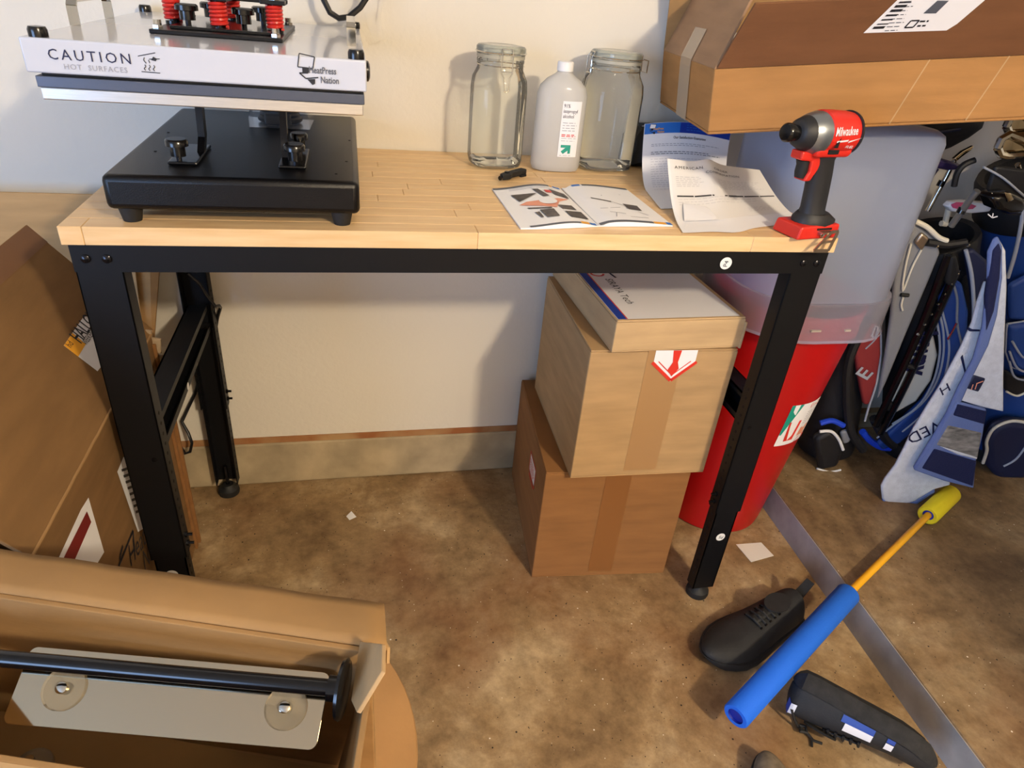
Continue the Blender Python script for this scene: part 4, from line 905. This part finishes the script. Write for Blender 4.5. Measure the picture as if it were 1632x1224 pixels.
pk(t, 'grey_panel', 'baggrey', [(1336, 684), (1352, 680), (1355, 694), (1350, 702), (1340, 704)], pl, .016)
cord(t, 'blue_trim', 'brightblue', [(1303, 668), (1322, 664), (1340, 672)], pl, .008, .02)
cord(t, 'base_piping', 'sticker', [(1298, 740), (1318, 745), (1336, 742)], pl, .003, .02)

# stand bag leaning left, with grey side, black spine and the lettered white pocket
t, bo, w_, u_, v_, Ln = bag('golf_bag', 'grey, black and blue stand bag with black legs in the middle', (2.10, .415, .11), (1.80, .385, .79), .105, .088, 'bagblack')
sb = t; pl = front_plane(bo, w_, v_, .088)
pk(t, 'grey_panel', 'baggrey', [(1424, 352), (1446, 346), (1490, 378), (1494, 400), (1478, 440), (1440, 530), (1410, 604), (1396, 634), (1408, 560), (1416, 500), (1421, 440), (1424, 390)], pl, .014)
cord(t, 'cuff_piping', 'bagwhite', [(1446, 344), (1470, 356), (1488, 372), (1502, 378)], pl, .006, .02)
pk(t, 'badge', 'hook', [(1450, 380), (1462, 364), (1474, 374), (1462, 394)], pl, .012, off=.012)
cord(t, 'bungee', 'bagwhite', [(1446, 383), (1437, 420), (1433, 458), (1448, 420), (1462, 393)], pl, .0025, .018)
cord(t, 'bungee_toggle', 'rubber', [(1430, 464), (1442, 465)], pl, .005, .018); cord(t, 'bungee', 'bagwhite', [(1434, 468), (1431, 480), (1433, 489)], pl, .0025, .018)
pk(t, 'white_pocket', 'bagwhite', [(1458, 528), (1484, 530), (1490, 560), (1480, 600), (1456, 634), (1420, 654), (1412, 640), (1428, 600)], pl, .02, None)
f0 = on(1456, 520, *pl)+pl[1]*.0235; fx = (on(1443, 628, *pl)-on(1465, 530, *pl)).normalized(); fy = pl[1].cross(fx)
text('pocket_lettering', 'laway', .075, 'navyink', lambda u, v: f0+fx*u+fy*v, .0, .0, t, shear=.2, bold=.003, sx=.85)
pk(t, 'blue_pocket', 'bagblue', [(1492, 470), (1510, 440), (1528, 446), (1538, 490), (1536, 540), (1520, 590), (1492, 634), (1462, 672), (1430, 700), (1400, 712), (1392, 702), (1424, 672), (1466, 632), (1488, 596), (1496, 556), (1490, 510)], pl, .022)
for k, pts in enumerate(([(1488, 486), (1496, 520), (1496, 560), (1486, 600), (1462, 636), (1420, 668), (1392, 690)], [(1484, 496), (1490, 530), (1490, 562), (1480, 602), (1456, 640), (1416, 668)], [(1494, 488), (1504, 530), (1504, 566), (1492, 612), (1466, 650), (1432, 680)])):
    cord(t, 'piping', 'piping', pts, pl, .0028, .022)
cord(t, 'zip', 'baggrey', [(1512, 448), (1517, 470), (1517, 506), (1524, 540)], pl, .003, .024); cord(t, 'zip_pull', 'chrome', [(1516, 506), (1508, 522), (1502, 532)], pl, .003, .026)
pk(t, 'side_pocket', 'bagnavy', [(1532, 396), (1546, 392), (1566, 410), (1572, 460), (1560, 520), (1552, 520), (1544, 470)], pl, .02)
cord(t, 'piping', 'piping', [(1531, 392), (1540, 430), (1544, 480), (1543, 520)], pl, .0045, .022)
cord(t, 'rim_strap', 'bagblack', [(1470, 380), (1500, 384), (1532, 380)], pl, .009, .02)
for x, y_ in ((1482, 383), (1531, 381)): cord(t, 'rivet', 'chrome', [(x, y_), (x+2, y_+1)], pl, .004, .029)
for pts in ([(1502, 398), (1492, 424), (1460, 510), (1420, 600), (1388, 668)], [(1514, 420), (1504, 446), (1474, 516), (1432, 610), (1396, 680)]):
    o = cord(t, 'stand_leg', 'gloss', pts, pl, .0095, .028)
pk(t, 'leg_hinge', 'rubber', [(1500, 396), (1512, 396), (1518, 424), (1506, 448), (1494, 440)], pl, .02, off=.02)
for k in range(7): x, y_ = 1512-10.2*k, 424+16*k; cord(t, 'leg_screw', 'chrome', [(x, y_), (x+1.5, y_+1)], pl, .0035, .037)
cord(t, 'leg_foot', 'rubber', [(1436, 572), (1450, 576)], pl, .007, .03)
pk(t, 'leg_bracket', 'rubber', [(1400, 640), (1412, 628), (1424, 640), (1414, 652)], pl, .016, off=.012)
cord(t, 'base_trim', 'brightblue', [(1372, 684), (1384, 698), (1400, 708), (1416, 710)], pl, .010, .010)
cord(t, 'base_strap', 'bagblack', [(1388, 660), (1396, 676), (1408, 694), (1420, 704)], pl, .013, .018)

# blue bag at the right edge
t, bo, w_, u_, v_, Ln = bag('golf_bag', 'navy blue golf bag with rounded pockets at the far right', (2.39, .40, .11), (2.03, .375, .96), .13, .115, 'bagblue')
pl = front_plane(bo, w_, v_, .115)
pk(t, 'upper_panel', 'bagblack', [(1582, 262), (1632, 268), (1680, 300), (1660, 345), (1600, 340), (1562, 320)], pl, .012)
cord(t, 'panel_piping', 'piping', [(1560, 262), (1592, 280), (1632, 314), (1660, 330)], pl, .0025, .018)
cord(t, 'long_piping', 'piping', [(1626, 314), (1624, 350), (1614, 400), (1602, 440)], pl, .0045, .01)
pk(t, 'chest_pocket', 'bagblue', [(1602, 450), (1640, 430), (1680, 440), (1680, 500), (1640, 506), (1602, 504)], pl, .02)
pk(t, 'middle_pocket', 'bagblue', [(1600, 512), (1640, 506), (1690, 520), (1690, 580), (1640, 590), (1606, 580), (1598, 556)], pl, .026, 'piping', .003)
for pts in ([(1602, 534), (1620, 560), (1632, 545), (1640, 528)], [(1598, 550), (1610, 576), (1632, 584), (1660, 578)], [(1598, 566), (1606, 590), (1628, 596), (1660, 592)]): cord(t, 'stitched_trim', 'piping', pts, pl, .0028, .03)
pk(t, 'gusset', 'bagblack', [(1597, 585), (1620, 598), (1660, 596), (1640, 620), (1612, 626), (1596, 618)], pl, .018); cord(t, 'gusset_trim', 'bagwhite', [(1597, 617), (1614, 624), (1632, 616)], pl, .003, .02)
pk(t, 'round_pocket', 'bagnavy', [(1560, 690), (1572, 668), (1600, 658), (1634, 662), (1670, 690), (1660, 730), (1620, 752), (1580, 752), (1562, 730)], pl, .04)
cord(t, 'pocket_piping', 'bagwhite', [(1556, 726), (1562, 706), (1562, 690), (1574, 670), (1602, 659), (1634, 664)], pl, .0045, .034); cord(t, 'pocket_zip', 'piping', [(1586, 728), (1606, 716), (1624, 690), (1632, 668)], pl, .003, .042)
cord(t, 'carry_handle', 'bagblack', [(1566, 262), (1548, 270), (1537, 284), (1532, 304)], pl, .007, -.03)

# clubs
def club(name, label, shaft, y_, r=.0055, m='chrome', grp='golf clubs'):
    pts = [at(a, b, y=yy) for (a, b), yy in zip(shaft, y_)]
    t = thing(name, label, 'golf club', pts[-1], group=None); MB().tube(pts, r, 10).build('shaft', m, t, True); return t
def blob(pts, y_, d, name, m, t, smooth=True, n=(0, -1, 0)):
    return MB().puff([at(a, b, y=y_) for a, b in pts], n, d, .7).build(name, m, t, smooth, bevel=.003)
t = club('hybrid_club', 'purple headed golf club next to the frosted tote', [(1476, 290), (1468, 308), (1456, 328)], (.42, .42, .42), .005, 'chrome')
blob([(1480, 248), (1500, 252), (1520, 258), (1518, 266), (1498, 268), (1480, 264)], .43, .03, 'club_head', 'purple', t); MB().tube([at(1492, 268, y=.415), at(1472, 294, y=.415)], .0075, 8).build('hosel', 'purple', t, True)
t = club('iron_club', 'slim silver iron with its blade tip pointing right', [(1521, 256), (1508, 282), (1490, 314), (1478, 336)], (.46, .46, .46, .46), .006, 'chrome')
blob([(1516, 252), (1530, 240), (1548, 231), (1545, 236), (1526, 250), (1519, 256)], .46, .012, 'club_head', 'steel', t); MB().tube([at(1502, 288, y=.458), at(1497, 297, y=.458)], .0085, 10).build('ferrule', 'gloss', t, True)
t = club('putter', 'white putter with a pink oval insert', [(1512, 332), (1506, 356)], (.36, .37), .007, 'bagwhite')
blob([(1501, 326), (1508, 319), (1530, 317), (1562, 320), (1574, 326), (1570, 334), (1540, 337), (1508, 334)], .36, .022, 'club_head', 'whiteplastic', t)
blob([(1515, 326), (1524, 322), (1542, 323), (1556, 328), (1550, 333), (1530, 334), (1518, 331)], .338, .0025, 'insert', 'pink', t)
MB().tube([at(1500, 356, y=.368), at(1508, 357, y=.368)], .007, 8).build('shaft_band', 'bagwhite', t, True)
t = club('driver_club', 'black rounded driver head on a dark shaft in the stand bag', [(1558, 304), (1546, 318), (1532, 338), (1516, 360)], (.24, .25, .27, .285), .0075, 'toolgrey')
blob([(1558, 308), (1566, 302), (1590, 300), (1610, 308), (1616, 320), (1608, 332), (1586, 334), (1566, 326)], .258, .045, 'club_head', 'gloss', t)
blob([(1600, 306), (1610, 308), (1615, 318), (1606, 322)], .212, .003, 'face_plate', 'steel', t); MB().tube([at(1535, 331, y=.268), at(1530, 340, y=.268)], .0095, 10).build('ferrule', 'gloss', t, True)
strokes('mark', 'shoewhite', lambda u, v: at(1574+u*600, 347-v*600, y=.21), [((0, .01), (.012, 0)), ((.012, 0), (.026, .004)), ((.012, 0), (.014, .012))], .003, t)
for k, (dx, dy, lab) in enumerate(((0, 0, 'chrome cavity back iron leaning out of the blue bag, lower one'), (14, -34, 'chrome iron head high in the blue bag, upper one'))):
    yb = .27+.05*k
    t = club('iron_club', lab, [(1622+dx, 262+dy), (1630+dx, 290+dy)], (yb+.02, yb+.03), .006, 'steel')
    out = [(1590, 236), (1596, 222), (1608, 214), (1624, 220), (1642, 230), (1646, 244), (1632, 246), (1604, 248), (1594, 246)]
    P_ = [at(a+dx, b+dy, y=yb) for a, b in out]; MB().tube(P_+P_[:1], .0085, 8).build('club_frame', 'chrome', t, True)
    blob([(a+dx, b+dy) for a, b in out], yb+.012, .008, 'club_face', 'steel', t)
hd_ = thing('golf_bag_hood', 'black soft hood bulging out beneath the long carton', 'bag hood', at(1500, 220, y=.40))
blob([(1440, 180), (1500, 175), (1560, 178), (1552, 200), (1530, 216), (1500, 232), (1478, 240), (1462, 232)], .52, .04, 'hood', 'bagblack', hd_)
MB().tube([at(1462, 206, y=.478), at(1490, 212, y=.476), at(1530, 206, y=.478)], .004, 6).build('hood_seam', 'bagnavy', hd_, True)

# towels hung on the stand bag
def cloth(t, name, m, pts, p0, n, d=.006, off=0, wob=.004):
    c = [on(x, y_, p0, n)+V(n)*off for x, y_ in pts]
    return MB().prism(c, V(n)*d).build(name, m, t, True, bevel=min(.005, d*.5), seg=2)
tn = V((-.2, -.97, -.03)).normalized(); tp0 = V((1.95, .18, .38))
ta = thing('golf_towel', 'long white terry towel hanging down to the floor', 'towel', at(1425, 790, z=ZF))
cloth(ta, 'towel_cloth', 'towel', [(1566, 446), (1554, 480), (1546, 512), (1528, 552), (1495, 613), (1474, 646), (1453, 681), (1438, 712), (1424, 739), (1408, 760), (1402, 772), (1404, 792), (1420, 804), (1453, 796), (1486, 776), (1512, 769), (1500, 720), (1508, 660), (1536, 606), (1566, 546), (1582, 500), (1584, 450)], tp0, tn, .012)
cloth(ta, 'towel_hem', 'towelblue', [(1404, 790), (1420, 803), (1453, 795), (1486, 774), (1488, 780), (1456, 801), (1420, 809), (1404, 797)], tp0, tn, .013)
fh = on(1500, 618, tp0, tn)+tn*.0128; fx = (on(1512, 610, tp0, tn)-on(1500, 618, tp0, tn)).normalized(); fx = -fx; fy = tn.cross(fx)
text('towel_lettering', 'VED', .055, 'navyink', lambda u, v: on(1495, 672, tp0, tn)+tn*.0128 + (on(1453, 690, tp0, tn)-on(1497, 668, tp0, tn)).normalized()*u + tn.cross((on(1453, 690, tp0, tn)-on(1497, 668, tp0, tn)).normalized())*v, .0, -.02, ta, sx=.85)
text('towel_monogram', 'H', .038, 'navyink', lambda u, v: fh+fx*u+fy*v, -.02, -.015, ta, shear=.2)
cloth(ta, 'navy_stitching', 'towelnavy', [(1526, 566), (1530, 560), (1536, 590), (1533, 592)], tp0, tn, .0135); cloth(ta, 'navy_stitching', 'towelnavy', [(1540, 520), (1558, 521), (1558, 525), (1540, 525)], tp0, tn, .0135)
tp1 = tp0 + tn*.03
tb = thing('golf_towel', 'folded towel with slate blue border and woven scene, hung over the other', 'towel', at(1510, 768, z=ZF))
cloth(tb, 'towel_cloth', 'towel', [(1588, 376), (1600, 398), (1602, 455), (1598, 556), (1597, 600), (1597, 654), (1560, 646), (1528, 636), (1544, 596), (1570, 548), (1584, 500), (1592, 440)], tp1, tn, .008)
cloth(tb, 'border_band', 'towelblue', [(1580, 380), (1587, 374), (1594, 390), (1594, 440), (1586, 500), (1572, 548), (1546, 600), (1530, 636), (1512, 672), (1500, 700), (1466, 748), (1453, 744), (1486, 690), (1506, 656), (1524, 616), (1548, 570), (1562, 520), (1570, 448), (1571, 400)], tp1, tn, .011)
cloth(tb, 'navy_fold', 'towelnavy', [(1576, 396), (1587, 382), (1592, 396), (1589, 440), (1580, 492), (1566, 530), (1566, 470), (1572, 430)], tp1, tn, .013)
cloth(tb, 'lower_fold', 'towelblue', [(1522, 636), (1568, 648), (1562, 690), (1552, 728), (1548, 774), (1500, 762), (1453, 745), (1480, 706), (1504, 660)], tp1, tn, .012, .002)
cloth(tb, 'navy_block', 'towelnavy', [(1521, 638), (1568, 650), (1564, 672), (1513, 657)], tp1, tn, .014, .002)
cloth(tb, 'woven_scene', 'towelphoto', [(1506, 672), (1560, 684), (1553, 726), (1487, 704)], tp1, tn, .0145, .002)
cloth(tb, 'scene_highlight', 'towel', [(1487, 703), (1553, 722), (1552, 727), (1520, 719)], tp1, tn, .0155, .002)
cloth(tb, 'navy_block', 'towelnavy', [(1484, 709), (1552, 729), (1546, 770), (1464, 741)], tp1, tn, .0145, .002)
cloth(tb, 'maker_tag', 'bagnavy', [(1548, 594), (1568, 600), (1556, 622), (1536, 616)], tp1, tn, .009, .002)
strokes('tag_mark', 'salmon', lambda u, v: on(1543+u*1000, 617-v*1000, tp1, tn)+tn*.0125, [((0, 0), (.003, .009)), ((.006, .001), (.009, .01)), ((.008, .010), (.019, .014))], .0015, tb)

# ------------------------------------------------------------------ water blaster
ba, bb_ = at(1172, 1142, z=.078), at(1352, 946, z=.11); bd = (bb_-ba).normalized(); be_ = at(1500, 802, z=.112)
wz = thing('foam_water_blaster', 'blue foam tube water blaster with yellow rod lying over the shoes', 'toy', ba)
MB().axis(ba, bd, [(0, .016), (0, .024), (.003, .0262), ((bb_-ba).length-.003, .0262), ((bb_-ba).length, .0245), ((bb_-ba).length, .009)], 32, False, False).build('foam_tube', 'foamblue', wz, True)
MB().axis(ba, bd, [(.006, .0165), (.0065, .001)], 24, True, True).build('end_cap', 'foamdark', wz, True)
MB().axis(ba, bd, [(.0005, .0175), (.004, .0165), (.03, .016)], 24, False, False).build('inner_barrel', 'foamdark', wz, True)
hs2, he2 = at(1478, 822, z=.107), at(1516, 786, z=.107); hdv = (he2-hs2).normalized()
MB().cyl(bb_-bd*.01, hs2+hdv*.02, .0088, n=16).build('pump_rod', 'rod', wz, True)
Lh = (he2-hs2).length
MB().axis(hs2, hdv, [(.004, .014), (0, .023), (.004, .0265), (Lh-.006, .0265), (Lh, .023), (Lh, .001)], 28, False, True).build('pump_handle', 'foamyellow', wz, True)
MB().axis(hs2, hdv, [(.005, .014), (.005, .009), (.012, .0088)], 24, False, False).build('handle_core', 'foamdark', wz, True)

# ------------------------------------------------------------------ shoes
def shoe(name, label, T, Ls, wid, ht, mup, msole, side=1, stripes=True, laces=True, sole_h=.022):
    t = thing(name, label, 'shoe', T=T)
    hwf = lambda s: wid*(.72+.10*math.sin(PI*min(1, s*1.6)) + .30*math.exp(-((s-.68)/.24)**2))*max(.05, min(1, (s/.07)**.5 if s < .07 else 1))*max(.04, (1-((s-.66)/.34)**2.6)**.5 if s > .66 else 1)
    hf_ = lambda s: ht*(1.0-.02*s if s < .2 else (.98 - .55*((s-.2)/.8)**.9))*max(.3, min(1, (s/.05)**.4 if s < .05 else 1))*(1 if s < .8 else max(.12, (1-((s-.8)/.2)**2.4)**.5))
    lft = lambda s: .02*max(0, (s-.7)/.3)**2 + .006*max(0, (.15-s)/.15)**2
    tap = lambda s: min(1, (max(0, 1-s)/.10)**.5 if s > .9 else 1, (max(0, s)/.06)**.5 if s < .06 else 1)
    def up(s, a):   # a 0..1 over the top from right side to left side
        s = min(.999, max(.001, s)); c, q = math.cos(PI*a), math.sin(PI*a); p = 2.5
        k = (abs(c)**p+abs(q)**p)**(-1/p); tb_ = .80 if s < .35 else .92
        return V((s*Ls, -hwf(s)*.96*c*k*(1-.18*q), sole_h*.75 + hf_(s)*q*k + lft(s)))
    rings = [[up(s, a/18) for a in range(19)] for s in [0, .01, .03, .06, .1, .16, .22, .3, .38, .46, .54, .62, .7, .78, .84, .89, .93, .96, .985, 1]]
    MB().loft(rings).build('upper', mup, t, True, local=True, sub=1)
    so = lambda z, k, e=0: [V(((s*Ls), sg*hwf(s)*k, sole_h*.6 + (z-sole_h*.6)*max(.1, tap(s)) + lft(s))) for sg, S_ in ((-1, [0, .01, .03, .07, .15, .25, .35, .45, .55, .65, .75, .83, .9, .95, .98, .993, 1]), (1, [1, .993, .98, .95, .9, .83, .75, .65, .55, .45, .35, .25, .15, .07, .03, .01, 0])) for s in S_]
    MB().loft([so(0, .96), so(.003, 1.02), so(sole_h*.8, 1.05), so(sole_h, 1.0)]).build('sole', msole, t, True, local=True)
    uf = lambda u, v: up(u, v)
    MB().loft([[V((.045*Ls/.3+.0*k + Ls*.14 + Ls*.115*math.cos(2*PI*i/20), wid*.42*math.sin(2*PI*i/20), sole_h*.75+ht*.985+k*.004)) for i in range(20)] for k in (0, 1)]).build('collar_opening', 'hole' if stripes else 'shoeblack', t, True, local=True)
    if laces:
        tg = MB().grid(lambda u, v: up(.30+.24*u, .42+.16*v)+V((0, 0, .004)), 6, 4).build('tongue', mup, t, True, solid=.004, local=True)
        for k in range(5):
            s = .33+.05*k; MB().tube([up(s, .36)+V((0, 0, .003)), up(s+.012, .5)+V((0, 0, .009)), up(s, .64)+V((0, 0, .003))], .0028, 6).build('lace', 'shoeblack', t, True, local=True)
            for a in (.345, .655): MB().tube([up(s-.008, a)+V((0, 0, .0015)), up(s+.008, a)+V((0, 0, .0015))], .0022, 6).build('eyelet', 'bolt', t, True, local=True)
    if stripes:
        for a0, a1, s0, s1, mm in ((.15, .25, .40, .58, 'shoewhite'), (.07, .15, .37, .58, 'shoeblue'), (.15, .25, .66, .71, 'shoewhite'), (.08, .14, .66, .71, 'shoeblue'), (.2, .5, .025, .05, 'shoeblue'), (.2, .36, .05, .09, 'shoewhite')):
            aa, bb2 = (1-a1, 1-a0) if side > 0 else (a0, a1)
            MB().grid(lambda u, v: up(u, v) + (up(u, v)-V((u*Ls, 0, sole_h+.01))).normalized()*.0016, 6, 4, s0, s1, aa, bb2).build('side_stripe', mm, t, True, local=True)
    return t, up
h1, t1 = V((1.395, -.06, 0)), V((1.108, -.168, 0))
s1, up1 = shoe('shoe', 'black sports shoe standing upright, toe pointing left', frame(h1, t1-h1, (0, 0, 1)), .315, .060, .062, 'shoeblack', 'rubber', 1, False)
MB().prism([V((.012, -.012, .05)), V((.012, .012, .05)), V((-.028, .01, .088)), V((-.028, -.01, .088))], (.003, 0, .003)).build('heel_tab', 'shoeblack', s1, local=True)
h2, t2 = V((1.224, -.288, .05)), V((1.393, -.465, .045))
dd = (t2-h2).normalized(); sn = V((.73, .68, 0)); al = .85; upv = (-sn*math.cos(al) - V((0, 0, 1))*math.sin(al))
s2, up2 = shoe('shoe', 'black sports shoe lying on its side with the tread showing', frame(h2 + sn*.035 + V((0, 0, .048)), dd, upv), .272, .045, .066, 'shoeblack', 'shoesole', 1, True, True, .034)
lp = [at(a, b, z=zz) for a, b, zz in ((1262, 1130, .05), (1266, 1146, .03), (1272, 1158, .012), (1280, 1164, .012), (1288, 1170, .008), (1296, 1180, .005), (1310, 1185, .004))]
MB().tube(lp, .003, 6).build('loose_lace', 'shoeblack', s2, True); MB().tube([lp[4], at(1294, 1178, z=.006), at(1294, 1190, z=.004)], .0025, 6).build('loose_lace', 'shoeblack', s2, True)
MB().tube([at(1274, 1156, z=.014), at(1284, 1158, z=.016), at(1286, 1168, z=.014), at(1276, 1166, z=.014), at(1274, 1157, z=.012)], .0035, 6).build('lace_knot', 'shoeblack', s2, True)
h3 = V((1.075, -.675, 0)); t3 = V((1.118, -.375, 0))
shoe('casual_shoe', 'grey-brown suede shoe toe at the bottom edge of the photo', frame(h3, t3-h3, (0, 0, 1)), .29, .05, .07, 'suede', 'rubber', 1, False, False)

# ------------------------------------------------------------------ scraps on the floor and the cables at the left
tag(MB().prism([at(1173, 868, z=.001), at(1213, 865, z=.001), at(1233, 886, z=.001), at(1197, 896, z=.001)], (0, 0, .0012)).build('paper_scrap', 'creampaper'), 'square white paper scrap on the floor in front of the red bin', 'paper scrap')
tag(MB().prism([at(552, 823, z=.001), at(560, 815, z=.001), at(568, 824, z=.001), at(557, 829, z=.001)], (0, 0, .001)).build('paper_scrap', 'paper'), 'tiny white paper chip on the floor under the bench', 'paper scrap')
wire = [at(300, 436, y=.50), at(318, 452, y=.50), at(330, 472, y=.50), at(343, 488, y=.503), V((.084, .52, .555)), V((.082, .542, .54)), V((.07, .5538, .51))]
wire2 = [V((.04, .5538, .40)), V((.005, .5538, .34)), V((-.01, .553, .3)), at(290, 672, y=.545), at(300, 690, y=.525), at(306, 706, y=.515), at(303, 720, y=.515), at(295, 723, y=.515), at(288, 712, y=.52)]
tag(MB().tube(wire + wire2, .0038, 8).build('power_cable', 'cable', None, True), 'black cable hanging down behind the left bench legs', 'cable')
